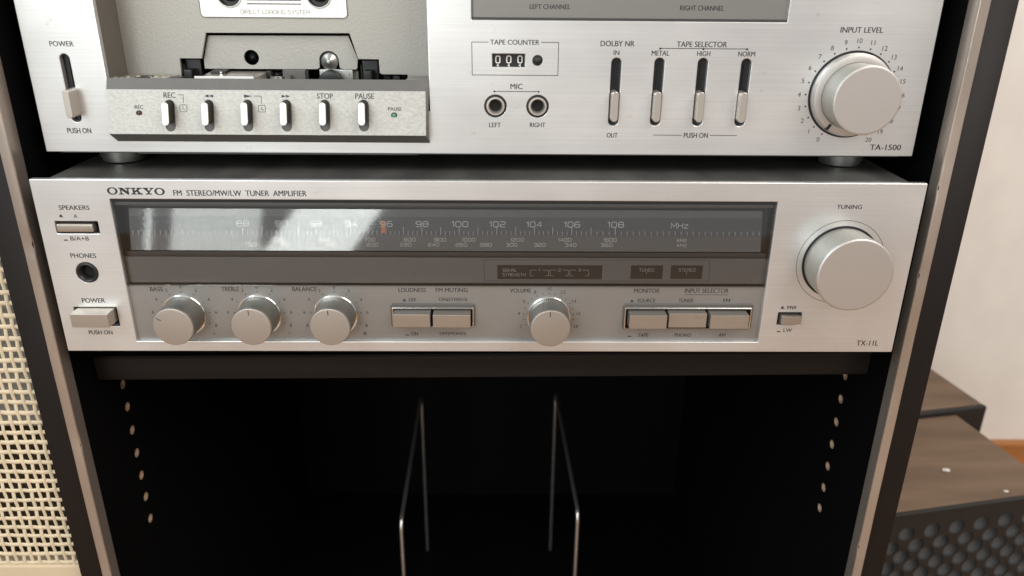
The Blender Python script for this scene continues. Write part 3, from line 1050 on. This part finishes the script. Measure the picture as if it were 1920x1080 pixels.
slots = [pill_px(121, 101, 143, 229, 18, (DY,)), pill_px(1156, 108.5, 1149.5, 236, 18.5, (DY,)), pill_px(1237, 108.5, 1228, 236, 18.5, (DY,)),
         pill_px(1318, 109, 1307.5, 236.5, 18.5, (DY,)), pill_px(1399.5, 110, 1387, 237, 18.5, (DY,))]
mtr = (pt(884, 20, DY)[0], pt(1479, 20, DY)[0], pt(1180, 39.5, DY)[1], 214.0)
ctr = box_px(923, 984, 101, 126, DY)
cb = pt(1008, 113.5, DY)
jacks = [pt(929, 199, DY), pt(1008, 199.5, DY)]
WELL = (-174.8, -25.2, 118.0, 226.0)
dface = plate('faceplate', [rect(-210, 210, DZ0, DZ1, .6), rect(*WELL, 0)] + [rect(*q, (q[1] - q[0]) / 2 - .01) for q in slots]
              + [rect(*mtr, .3), rect(*ctr), circ(*cb, 2.25)] + [circ(*j, 5.2) for j in jacks], DY, 3.2, 'alu', deck, .35)
MB().box(-205, 205, DY + 60, 330, DZ0 - 1, DZ1 - 2, .8).build('casing', 'steel_dark', deck)
MB().box(-205, 205, DY + 3.3, DY + 60, DZ0 - 1, DZ0 + 1).box(-205, -178, DY + 3.3, DY + 60, DZ0 + 1.1, DZ1 - 2).box(-22, 205, DY + 6, DY + 60, DZ0 + 1.1, DZ1 - 2).build('chassis', 'steel_dark', deck)
MB().box(-168, -32, DY + 4, DY + 16, DZ0 - 1.6, DZ0 - 1.05).build('base_lip', 'taupe_light', deck, 0)
for x in (-186, 186.5):
    MB().lathe_z(x, 46.5, [(9.6, 88.0), (10.4, 88.3), (10.6, 90.3), (11.3, 90.5), (11.8, 96.5)]).build('foot', 'foot', deck)
for x in (-186, 186.5):
    MB().lathe_z(x, 290, [(9.6, 88.0), (11.8, 96.5)]).build('foot', 'foot', deck)
for q in slots:
    g = MB()
    x0, x1, z0, z1 = q
    g.box(x0 - .4, x1 + .4, DY + 3.25, DY + 3.9, z0 - .4, z1 + .4).build('slot_liner', 'slot', deck, 0)
    MB().box((x0 + x1) / 2 - .35, (x0 + x1) / 2 + .35, DY + 2.6, DY + 3.2, z0 + 1, z1 - 3).build('slot_rail', 'slot', deck, 0)


def pill_block(x0, x1, z0, z1, yf, yb, m, name, parent, fn=None):
    r = (x1 - x0) / 2 - .01
    o = plate(name, [rect(x0, x1, z0, z1, r)], yf, yb - yf, m, parent, .3, fn)
    return o


def lever(cap, slot, yf):
    """slide lever: a metal tongue standing out of its slot"""
    x0, x1 = cap[0], cap[1]
    return pill_block(x0, x1, cap[2], cap[3], yf, DY + 3.2, 'lever', 'slide_lever', deck)


LP = DY - 8.5
lever(pill_px(120.5, 168.5, 132, 222, 12.5, (LP,)), slots[0], LP)
for a_, b_ in (((1155, 172), (1150.5, 229)), ((1235.5, 172.5), (1229.5, 229.5)), ((1317, 173), (1309.5, 230)), ((1397.5, 173.5), (1388.5, 231))):
    yf = DY - 4.5
    lever(pill_px(*a_, *b_, 13.5, (yf,)), None, yf)

k = Ink(DY); k.text('POWER', 92.5, 138, 77, 87); k.build(dface, 'ink'); k = Ink(DY); k.text('PUSH ON', 126, 171, 240, 250); k.build(dface)
k = Ink(DY)
k.text('TAPE COUNTER', 919, 1011.5, 74.5, 84)
k.line_px([(916, 79), (884.5, 78.8), (885.5, 140.5), (1046, 141.5), (1047.5, 79.6), (1015, 79.4)], .3)
k.build(dface)
k = Ink(DY); k.text('MIC', 957, 980, 157, 167); k.line_px([(927, 171.3), (1010, 171.8)], .3); k.dot_px(927, 171.5, .45); k.dot_px(1010, 172, .45); k.build(dface, 'ink'); k = Ink(DY); k.text('LEFT', 917, 939, 230, 238.5); k.build(dface, 'ink'); k = Ink(DY); k.text('RIGHT', 993.5, 1022.5, 230, 238.5); k.build(dface)
k = Ink(DY); k.text('DOLBY NR', 1126, 1190, 76.5, 87); k.text('IN', 1150.5, 1161.5, 94.5, 103); k.build(dface, 'ink'); k = Ink(DY); k.text('OUT', 1137.5, 1158, 249, 258); k.build(dface)
k = Ink(DY); k.text('TAPE SELECTOR', 1269, 1363.5, 78, 88.5); k.line_px([(1237, 90.7), (1402, 91.9)], .32)
for q in ((1238, 91.3), (1319, 91.9), (1401, 92.5)):
    k.dot_px(*q, .5)
k.text('METAL', 1222, 1255, 95, 104.3); k.text('HIGH', 1307, 1332, 96, 105.3); k.text('NORM', 1384, 1416, 96.5, 106); k.build(dface, 'ink'); k = Ink(DY); k.text('PUSH ON', 1282, 1327.5, 249, 258.5)
k.line_px([(1224.5, 253.3), (1278, 253.7)], .28); k.line_px([(1331, 254), (1381.5, 254.2)], .28); k.build(dface)
IX, IZ = 174.55, 126.9
k = Ink(DY); k.text('INPUT LEVEL', 1576, 1656.5, 51, 61.5)
for i in range(21):
    a_ = math.radians(-150 + 15 * i)
    k.dot(IX + 21.6 * math.sin(a_), IZ + 21.6 * math.cos(a_), .42)
    k.text_at(str(i), IX + 24.6 * math.sin(a_), IZ + 24.6 * math.cos(a_), 2.15)
k.build(dface)
k = Ink(DY); k.text('TA-1500', 1631, 1689.5, 271, 281.5); k.build(dface)

# input level knob on its concentric ring
MB().lathe(IX, IZ, [(20.3, DY - .05), (20.3, DY - .3), (19.4, DY - .3), (19.4, DY - .05)], 96, False).build('black_ring', 'slot', deck)
rg = MB().lathe(IX, IZ, [(19.4, DY - .05), (19.3, DY - 2.2), (18.6, DY - 3.6), (17.2, DY - 4.0), (15.5, DY - 4.0)], 96, False).build('balance_ring', 'alu_knob', deck)
a_ = math.radians(-146)
q = MB()
q.box(-.75, .75, DY - 4.3, DY - 1.2, 15.9, 19.2, .3)
q.bm.transform(Matrix.Translation(Vector((IX, 0, IZ)) * MM) @ Matrix.Rotation(a_, 4, 'Y'))
q.build('pointer_mark', 'black', rg)
kn = MB().lathe(IX, IZ, [(15.3, DY - 1), (15.35, DY - 6), (15.5, DY - 17.2), (15.45, DY - 17.4)], 128, False).build('input_level_knob', 'big_side', deck)
MB().lathe(IX, IZ, [(15.45, DY - 17.35), (15.6, DY - 17.8), (15.4, DY - 18.25), (14.9, DY - 18.45), (14.5, DY - 18.45), (.02, DY - 18.45)], 128, False).build('knob_cap', 'alu_knob', kn)

# tape counter and its reset button, microphone sockets
x0, x1, z0, z1 = ctr
cw = MB().box(x0 - .3, x1 + .3, DY + 2.2, DY + 3, z0 - .3, z1 + .3).build('tape_counter', 'black', deck, 0)
k = Ink(DY + 2.2)
for c_ in (933.5, 954, 975):
    xx = k.at(c_, 112)[0]
    zz = k.at(c_, 111.5)[1]
    k.line(fillet(rect(xx - .95, xx + .95, zz - 1.55, zz + 1.55), True, .8), .5, True)
    zt2 = k.at(c_, 121.5)[1]
    k.line([(xx - .5, zt2 - .3), (xx + .1, zt2), (xx + .1, z0 + .1)], .5)
k.build(cw, 'ink_white', 'digits')
MB().lathe(*cb, [(2.2, DY + 2.5), (2.1, DY - .2), (1.55, DY - .25), (1.5, DY - 1.2), (1.1, DY - 1.6), (.02, DY - 1.7)], 32).build('reset_button', 'black', deck)
for j in jacks:
    sk = MB().lathe(*j, [(5.15, DY + .5), (5.1, DY - .25), (4.5, DY - .3), (4.45, DY + .3)], 48, False).build('mic_socket', 'black', deck)
    MB().lathe(*j, [(4.4, DY + .3), (4.3, DY - .25), (3.4, DY - .3), (2.9, DY + .6), (2.8, DY + 2.4)], 48, False).build('socket_sleeve', 'lever', sk)
    MB().lathe(*j, [(2.9, DY + 2.4), (.02, DY + 2.5)], 32).build('socket_bore', 'void', sk)

# level meter window (its lower end is all the photo shows)
x0, x1, z0, z1 = mtr
mp_ = MB().box(x0 - .3, x1 + .3, DY + 2.4, DY + 3.1, z0 - .3, z1 + .3).build('meter_panel', 'smoked', deck, 0)
MB().box(x0, x1, DY + 1.3, DY + 2.35, z0 - .2, z0 + 1.0, .2).build('meter_ledge', 'taupe_light', deck)
k = Ink(DY + 2.4); k.text('LEFT CHANNEL', 993, 1069.5, 8, 17); k.build(mp_)
k = Ink(DY + 2.4); k.text('RIGHT CHANNEL', 1275, 1358, 10.5, 20); k.build(mp_)
plate('meter_glass', [rect(x0 + .05, x1 - .05, z0 + .05, z1 - .05)], DY + .6, .6, 'glass', deck, 0)

# tape well
BY = 41.0
g = MB()
x0, x1, z0, z1 = WELL
g.quad([(x0, DY + 3.1, z0), (x0, BY, z0), (x0, BY, z1), (x0, DY + 3.1, z1)])
g.quad([(x1, DY + 3.1, z0), (x1, BY, z0), (x1, BY, z1), (x1, DY + 3.1, z1)])
g.quad([(x0, DY + 3.1, z1), (x1, DY + 3.1, z1), (x1, BY, z1), (x0, BY, z1)])
g.build('well_wall', 'taupe', deck, 0)
bp = lambda px, py: pt(px, py, BY)
ZB = 119.0
hubs = [pt(429.5, -11.5, BY), pt(597.5, -10, BY)]
hub_r = 6.15
out = [(x0, z1), (x0, ZB), (bp(337, 130)[0], ZB), (bp(337, 109.5)), (bp(378, 109.8)), (bp(386, 61.5)), (bp(655, 62.5)), (bp(671.5, 111)),
       (bp(710, 111.5)), (bp(712, 137)), (bp(716, 139.5)), (bp(764, 140)), (bp(764, 140)[0], ZB), (x1, ZB), (x1, z1)]
tp = plate('well_plate', [out] + [circ(*h, hub_r) for h in hubs], BY, 1.6, 'plate', deck, .15)
# label plate with the two hub openings
lb = [pt(377.5, 33, BY - .3), pt(652, 33.5, BY - .3)]
lzt = lb[0][1] + 42
lp = plate('label_plate', [rect(lb[0][0], lb[1][0], (lb[0][1] + lb[1][1]) / 2, lzt, 1.8)] + [circ(*h, hub_r) for h in hubs], BY - .5, .45, 'cap_white', deck, .1)
k = Ink(BY - .5, lift=.03)
fr_ = rect(lb[0][0] + .1, lb[1][0] - .1, (lb[0][1] + lb[1][1]) / 2 + .1, lzt - .1, 1.8)
k.line(fr_, .28, True)
k.wide('DIRECT LOADING SYSTEM', 451, 581.5, 18.5, 26.5, .2)
k.line_px([(463, 7), (564.5, 7.8)], .5)
k.line_px([(462, -2), (564, -1.2)], 1.3)
k.build(lp)
for h in hubs:
    hb = MB().lathe(*h, [(hub_r + .1, BY - .5), (hub_r - .1, BY - 1.1), (hub_r - .6, BY - 1.1), (hub_r - .7, BY + 1.8)], 48, False).build('hub_ring', 'foot', deck)
    MB().lathe(*h, [(hub_r - .6, BY + 2), (3.4, BY + 2.2), (3.2, BY - 1.0), (1.5, BY - 4), (.02, BY - 4.2)], 24).build('reel_hub', 'black', deck)
# head cover: trapezoid plate set back in its opening
TY = BY + 3.0
tq = lambda px, py: pt(px, py, TY)
cov = [tq(389, 66.3), tq(653, 67.2), tq(671, 111), tq(670, 128), tq(667, 130.5), tq(642, 130.3), tq(637, 127)]
rc_ = tq(617, 115)
for i in range(0, 13):
    a_ = math.radians(15 + 150 * i / 12)
    cov.append((rc_[0] + 4.85 * math.cos(a_), rc_[1] + 4.85 * math.sin(a_)))
cov += [tq(599.5, 127), tq(595, 130), tq(384, 129), tq(382, 110)]
cov = cov[::-1]
hc = tq(471.5, 108)
plate('head_cover', [cov, circ(*hc, 3.6)], TY, 1.2, 'plate', deck, .15)
MB().box(x0, x1, BY + 16, BY + 17, 100, 165).build('mechanism_backing', 'void', deck, 0)
MB().lathe(*hc, [(3.2, TY + 5), (2.2, TY + 2.5), (.4, TY + .6), (.02, TY + .5)], 24).build('locating_pin', 'slot', deck)
MB().lathe(rc_[0], rc_[1], [(4.5, TY + 2.6), (4.3, TY + 1.2), (1.2, TY - .8), (.9, TY - 1.6), (.02, TY - 1.7)], 40).build('capstan', 'foot', deck)
pr_ = pt(620, 152, BY)
MB().lathe(pr_[0], pr_[1], [(5.2, BY + 3), (5.3, BY - 3), (4.9, BY - 3.3), (1.5, BY - 3.3), (1.5, BY - 3), (.02, BY - 3)], 40).build('pinch_roller', 'slot', deck)
zf = lambda py: pt(560, py, BY)[1]
xf_ = lambda px: pt(px, 140, BY)[0]
MB().box(xf_(596), xf_(660), BY + 3.5, BY + 6, zf(160), zf(131), .5).build('pinch_lever', 'foot', deck)
MB().box(xf_(529), xf_(572), BY + 1, BY + 9, zf(160), zf(131.5), .4).box(xf_(536), xf_(547), BY - 3, BY + 1, zf(160), zf(141), .3).build('guide_block', 'taupe_light', deck)
MB().lathe_z(xf_(520), BY + 2, [(4.3, 120), (4.2, zf(143)), (3, zf(141.8)), (.05, zf(141.3))], 32).build('tape_head', 'chrome', deck)
MB().box(xf_(498), xf_(508), BY + 1, BY + 7, 118, zf(134), .3).box(xf_(573), xf_(578), BY + .5, BY + 3, 118, zf(133), .2).build('head_bracket', 'black', deck)
MB().box(xf_(641), xf_(669), BY + 5, BY + 8, 118, zf(134.5), .4).build('roller_arm', 'taupe_light', deck)
# silver tray in front of the head
tr = MB()
yA, yB = BY - 15, BY - .3
tx = lambda px, y: pt(px, 144, y)[0]
tr.box(tx(364, yA), tx(475, yA), yA, yA + .8, 126, pt(420, 143.3, yA)[1], .2)
tr.build('head_tray', 'cap_white', deck)
tr = MB()
tr.loft([[(tx(368, yA), yA + .9, 126), (tx(474, yA), yA + .9, 126), (tx(474, yA), yA + .9, 131.2), (tx(368, yA), yA + .9, 131.2)],
         [(tx(392, yB), yB + 5, 126), (tx(500, yB), yB + 5, 126), (tx(500, yB), yB + 5, 132.6), (tx(392, yB), yB + 5, 132.6)]])
tr.build('tray_floor', 'lever', deck, 0)
MB().box(tx(400, yB), tx(428, yB), yB - 3, yB + 4, 126, 133.6, .4).build('tray_catch', 'black', deck)
MB().box(tx(418, yB), tx(423, yB), yB - 4, yB - 3.1, 128, 133.2, .2).build('tray_spring', 'chrome', deck)
for px0, px1, side in ((341, 373, -1), (676, 708, 1)):
    b_ = MB().box(xf_(px0), xf_(px1), BY + 5, BY + 10, 118, zf(114), .8).box(xf_(px0) + 1.5, xf_(px1) - 2.5, BY - 2, BY + 4.9, 118, zf(131), .8)
    b_.build('cassette_catch', 'black', deck)
random.seed(11)
for lo, hi in ((338, 384), (498, 530), (645, 716), (716, 762)):
    g = MB()
    for i in range(7):
        xa_ = xf_(random.uniform(lo, hi - 8))
        wd_ = random.uniform(1.2, 3.4)
        h_ = zf(random.uniform(118, 138) if hi in (384, 716) else random.uniform(138, 145))
        y_ = BY + random.uniform(2.2, 9)
        g.loft([[(xa_, y_, 118), (xa_ + wd_, y_, 118), (xa_ + wd_, y_ + 2, 118), (xa_, y_ + 2, 118)],
                [(xa_ + random.uniform(-.6, .8), y_ - .4, h_), (xa_ + wd_ * random.uniform(.5, 1), y_ - .2, h_ - random.uniform(.2, 2)),
                 (xa_ + wd_ * .8, y_ + 1.6, h_ - .6), (xa_ + .3, y_ + 1.5, h_)]])
    g.build('mechanism_part', 'mech', deck, 0)
MB().box(xf_(738), xf_(750), BY - 1, BY + 5, 118, zf(141), .4).build('door_stop', 'slot', deck)
MB().box(x0 + .2, bp(336, 140)[0], DY + 3.3, BY - .1, 121, 131.2, .5).build('well_ledge', 'plate', deck)
MB().box(bp(766, 140)[0], x1 - .2, DY + 3.3, BY - .1, 121, 131.4, .5).build('well_ledge', 'plate', deck)
g = MB()
for pxa, pxb, ya, yb_, zz in ((250, 276, 24, 33, 131.9), (306, 335, 22, 31, 131.8)):
    g.box(pt(pxa, 143, ya)[0], pt(pxb, 143, ya)[0], ya, yb_, 127, zz, .6)
g.build('ledge_pad', 'black', deck)
# jagged remains of the torn foam strip along the ledge
g = MB()
random.seed(3)
for i in range(9):
    xa_ = pt(206 + i * 14, 144, 22)[0] + random.uniform(-1, 1)
    h_ = random.uniform(.3, 1.6)
    y_ = random.uniform(21, 30)
    g.loft([[(xa_, y_, 131.1), (xa_ + 3.4, y_ + 1, 131.1), (xa_ + 3.2, y_ + 3, 131.1), (xa_ + .4, y_ + 2.2, 131.1)],
            [(xa_ + 1.2, y_ + 1.0, 131.2 + h_), (xa_ + 1.9, y_ + 1.2, 131.2 + h_ * .8), (xa_ + 2.0, y_ + 1.6, 131.2 + h_ * .7), (xa_ + 1.3, y_ + 1.5, 131.2 + h_)]])
g.build('foam_strip', 'foam', deck, 0)
# sloping key panel in front of the well
WS = (127.7 - 107.6) / 5.0
WP = (17.0, 1 / WS, 127.7)             # y = 17 + (z - 127.7) / WS
kp = MB()
xa, xb = -174.85, -26.6
prof = [(DY + 22, 128.6), (DY, 132.4), (17.0, 127.7), (12.0, 107.6), (DY, 102.8), (DY + 3, 102.9), (DY + 3, 118), (DY + 22, 118)]
ends = [(xa,) * 8, (xb + 1.4, xb + 1.6, xb - .1, xb - .1, xb + 1.0, xb + 1.0, xb + 1.0, xb + 1.4)]
rings = [[(ends[0][i], prof[i][0], prof[i][1]) for i in range(8)], [(ends[1][i], prof[i][0], prof[i][1]) for i in range(8)]]
kp.loft(rings)
wd_o = kp.build('key_panel', 'taupe_light', deck, 0)
wl = lambda off: (lambda z: WP[0] + (z - WP[2]) * WP[1] + off)
ks = []
for xt, xb_ in ((317.5, 321.5), (390.5, 394.5), (463, 467.5), (536, 539.5), (609, 610.5), (682, 683)):
    ks.append(pill_px(xt, 186.5, xb_, 246.5, 18.6, WP))
kf = plate('key_face', [rect(xa + .05, xb - .15, 107.75, 127.55)] + [rect(*q, (q[1] - q[0]) / 2 - .01) for q in ks], 12, .3, 'wedge', wd_o, .05, wl(-.35))
for q in ks:
    g = MB()
    a0, a1, c0, c1 = q
    f0 = wl(-.03)
    g.quad([(a0 - .1, f0(c0), c0 - .1), (a1 + .1, f0(c0), c0 - .1), (a1 + .1, f0(c1), c1 + .1), (a0 - .1, f0(c1), c1 + .1)])
    g.build('key_slot', 'recess', wd_o, 0)
KO = -6.3
WK = (17.0 + KO, 1 / WS, 127.7)
for xt, xb_ in ((309, 311.5), (383, 386), (457, 459.5), (530.5, 532.5), (604, 605.5), (677.5, 678.5)):
    q = pill_px(xt, 192, xb_, 235, 12.3, WK)
    ky = plate('piano_key', [rect(*q, (q[1] - q[0]) / 2 - .01)], 0, 6.1, 'key_shade', deck, .1, lambda z: wl(KO + .1)(z))  # near-black body: shadow on the key sides is put into the colour
    plate('key_cap', [rect(*q, (q[1] - q[0]) / 2 - .01)], 0, .7, 'cap_white', ky, .2, lambda z: wl(KO - .65)(z))
# printing on the key panel
WPi = (17.0 - .35, 1 / WS, 127.7)


def clock(k, x0, x1, yt, yb):
    a0, a1, c0, c1 = k.fit(x0, x1, yt, yb)
    k.line(rect(a0, a1, c0, c1, .5, 3), .25, True)
    cx, cz = (a0 + a1) / 2, (c0 + c1) / 2
    k.line([(cx - .2, c1 - .6), (cx - .2, cz - .2), (cx + .9, cz - .8)], .25)


def tri(k, x0, x1, yt, yb, right):
    a0, a1, c0, c1 = k.fit(x0, x1, yt, yb)
    k.poly([(a0, c0), (a1, (c0 + c1) / 2), (a0, c1)] if right else [(a1, c1), (a0, (c0 + c1) / 2), (a1, c0)])


k = Ink(*WPi); k.text('REC', 306.5, 329, 173, 183.5); k.line_px([(332, 177.8), (343.5, 177.8), (344, 193)], .25); clock(k, 337.5, 350.5, 196.5, 209.5); k.build(kf, 'ink_soft')
k = Ink(*WPi); tri(k, 382.5, 391, 177, 183, False); tri(k, 391, 399.5, 177, 183, False); k.build(kf, 'ink')
k = Ink(*WPi); tri(k, 457.5, 472.5, 177, 183.5, True); k.line_px([(477, 180), (490, 180.3), (490.5, 194)], .25); clock(k, 484.5, 497.5, 197.5, 210); k.build(kf, 'ink_soft')
k = Ink(*WPi); tri(k, 528, 536, 177.5, 183.5, True); tri(k, 536, 544, 177.5, 183.5, True); k.build(kf, 'ink')
k = Ink(*WPi); k.text('STOP', 594, 624.5, 175, 185); k.build(kf, 'ink_soft')
k = Ink(*WPi); k.text('PAUSE', 666, 701.5, 175, 185.5); k.build(kf, 'ink_soft')
k = Ink(*WPi); k.text('REC', 252.5, 269, 197, 204); k.build(kf, 'ink_soft')
k = Ink(*WPi); k.text('PAUSE', 728, 753, 201, 208); k.build(kf, 'ink_soft')
for px, py, m_ in ((261, 212.5, 'led_red'), (739, 216.5, 'led_green')):
    x, z = pt(px, py, *WPi)
    y = wl(-.35)(z)
    lm = MB().lathe(x, z, [(1.45, y + .1), (1.4, y - .15), (1.0, y - .2), (.98, y)], 24, False).build('lamp_bezel', 'black', wd_o)
    MB().lathe(x, z, [(.98, y), (.9, y - .3), (.5, y - .5), (.02, y - .55)], 20).build('indicator_lamp', m_, wd_o)

# =================================================================== cane fronted cabinet at the left
cn = thing('cane_cabinet', 'cream wooden cabinet with an open woven cane front beside the black cabinet', 'cabinet')
CYF = 13.0
cx0, cx1, cz0, cz1 = -352.0, -237.5, -148.0, 150.0
cn_b = MB().box(cx0 - 22, cx1 + 0.5, CYF + 22, 300, -420, cz1 + 20, 1).build('body', 'dark_backing', cn)
MB().box(cx0 - 20, cx1, CYF + 12, CYF + 21.5, -60, cz1 + 18).build('upper_backing', 'upper_backing', cn, 0)  # grey backing behind the upper cane; darker brown shows lower down
MB().box(cx0 - 22, cx1 + .5, CYF - 1.5, CYF + 12, -420, cz0, 1.5).box(cx0 - 22, cx0, CYF - 1.5, CYF + 12, cz0, cz1 + 20, 1.5).box(cx0, cx1 + .5, CYF - 1.5, CYF + 12, cz1, cz1 + 20, 1.5).build('frame', 'frame_cream', cn)
wv = MB()
pitch_x, pitch_z = 4.75, 6.4
nx, nz_ = int((cx1 - cx0) / pitch_x), int((cz1 - cz0) / pitch_z)


def ribbon(pts, wdt, vertical):
    L, R2, T, B = [], [], [], []
    prev = None
    rings = []
    for x, y, z in pts:
        if vertical:
            rings.append([(x - wdt / 2, y + .15, z), (x - wdt * .2, y - .35, z), (x + wdt * .2, y - .35, z), (x + wdt / 2, y + .15, z), (x, y + .4, z)])
        else:
            rings.append([(x, y + .15, z - wdt / 2), (x, y - .35, z - wdt * .2), (x, y - .35, z + wdt * .2), (x, y + .15, z + wdt / 2), (x, y + .4, z)])
    wv.loft(rings)


for i in range(nx + 1):
    x = cx1 - 1.2 - i * pitch_x
    wob = random.uniform(-.35, .35)
    wdt = random.uniform(1.75, 2.1)
    n = nz_ * 4
    ribbon([(x + wob + .25 * math.sin(j * .11 + i), CYF + .30 * math.cos(math.pi * (j / 4 - .5) + math.pi * i), cz0 - 1 + j * pitch_z / 4) for j in range(n + 5)], wdt, True)
for j in range(nz_ + 1):
    z = cz0 + 1.6 + j * pitch_z
    wob = random.uniform(-.3, .3)
    wdt = random.uniform(2.4, 2.8)
    n = nx * 4
    ribbon([(cx1 + 1 - i * pitch_x / 4 + 0, CYF - .30 * math.cos(math.pi * (i / 4 - .4) + math.pi * j), z + wob + .25 * math.sin(i * .13 + j)) for i in range(n + 6)], wdt, False)
wv.build('cane_panel', 'cane', cn, 60)

# =================================================================== two brown-topped boxes at the right


def rbox(cornerx, cornery, wx, dy, z0, z1, rad, yaw_deg):
    """box given by its front right corner (seen from the front), turned about z; returns matrix"""
    return Matrix.Translation(Vector((cornerx, cornery, 0)) * MM) @ Matrix.Rotation(math.radians(yaw_deg), 4, 'Z')


ang = 10.7
p1, p2 = pt(1678, 970, 0), None


def on_z(px, py, z):
    d = AX_F + AX_R * ((px - 960) / FOC) + AX_U * ((540 - py) / FOC)
    t = (z - CZ) / d.z
    return CX + t * d.x, CY + t * d.y


# near box
Z1 = -200.0
c1 = on_z(1920, 935, Z1)
b1 = on_z(1790, 775, Z1)
u_ = Vector((math.cos(math.radians(ang)), math.sin(math.radians(ang))))
v_ = Vector((-u_.y, u_.x))
rel = Vector(b1) - Vector(c1)
dep = rel.dot(v_)
xr_ = Vector(c1) + u_ * rel.dot(u_)                    # front right corner of the near box
T1 = Matrix.Translation(Vector((xr_.x, xr_.y, 0)) * MM) @ Matrix.Rotation(math.radians(ang), 4, 'Z')
spk = thing('speaker_box', 'near box with dusty brown top and studded black front, right of the cabinet', 'speaker', group='brown topped boxes')


def tbox(T, *a, **kw):
    q = MB().box(*a, **kw)
    q.bm.transform(T)
    return q


WB = (xr_.x - 240 - dep * u_.y) / u_.x
tbox(T1, -WB, 0, 4, dep, -440, Z1, bev=1.2).build('body', 'box_top', spk)
px_, pz_ = 22.0, 9.9
spots = []
for r in range(24):
    z = Z1 - 18.5 - r * pz_ - (2.4 if r else 0)
    for i in range(12):
        x = -4.5 - i * px_ - (px_ / 2 if r % 2 else 0)
        if -WB + 8 < x < -7.9 and z > -428:
            spots.append((x, z))
fr = plate('front_panel', [rect(-WB + .5, -.5, -438, Z1 + .3, 1.2)] + [circ(x, z, 6.5, 24) for x, z in spots], -.4, 4.2, 'box_black', spk, .4)
fr.data.transform(T1)
st = MB()
for x, z in spots:
    st.lathe(x, z, [(6.6, .0), (6.4, .9), (6.3, 3.0), (5.9, 3.6), (5.2, 3.85), (.05, 3.9)], 24, False)
st.bm.transform(T1)
st.build('dimple_relief', 'box_dish', fr, 35)
# far box
Z2 = -194.0
c2 = on_z(1850, 759, Z2)
T2 = Matrix.Translation(Vector((c2[0], c2[1], 0)) * MM) @ Matrix.Rotation(math.radians(ang), 4, 'Z')
spk2 = thing('speaker_box', 'far box with a rounded black edge standing behind the studded one', 'speaker', group='brown topped boxes')
WB = (c2[0] - 240 - 150 * u_.y) / u_.x
tbox(T2, -WB, -1, 4, 150, -440, Z2, bev=3.0, seg=3).build('body', 'box_top', spk2)
tbox(T2, -WB + .5, 0, -2, 3.9, -438, Z2 - .6, bev=2.0, seg=3).build('front_panel', 'box_black', spk2)
tbox(T2, -.95, 2.2, 2, 149, -438, Z2 - 3.2, bev=1.2).build('side_panel', 'box_black', spk2)

# two pale crumbs lying on the near box
for px, py, r_, lab in ((1773, 883, 2.6, 'larger white crumb near the middle of the dusty brown box top'), (1886, 922, 1.5, 'smaller white crumb near the front edge of the dusty brown box top')):
    x, y = on_z(px, py, Z1)
    bm_ = bmesh.new()
    bmesh.ops.create_icosphere(bm_, subdivisions=2, radius=1)
    for v in bm_.verts:
        v.co *= random.uniform(.8, 1.15)
        v.co = Vector((x + v.co.x * r_ * 1.3, y + v.co.y * r_ * .8, Z1 + r_ * .38 + v.co.z * r_ * .4)) * MM
    me = bpy.data.meshes.new('crumb')
    bm_.to_mesh(me); bm_.free()
    o = link('crumb', me, 'flake')
    o['label'], o['category'], o['group'] = lab, 'crumb', 'crumbs on the box'
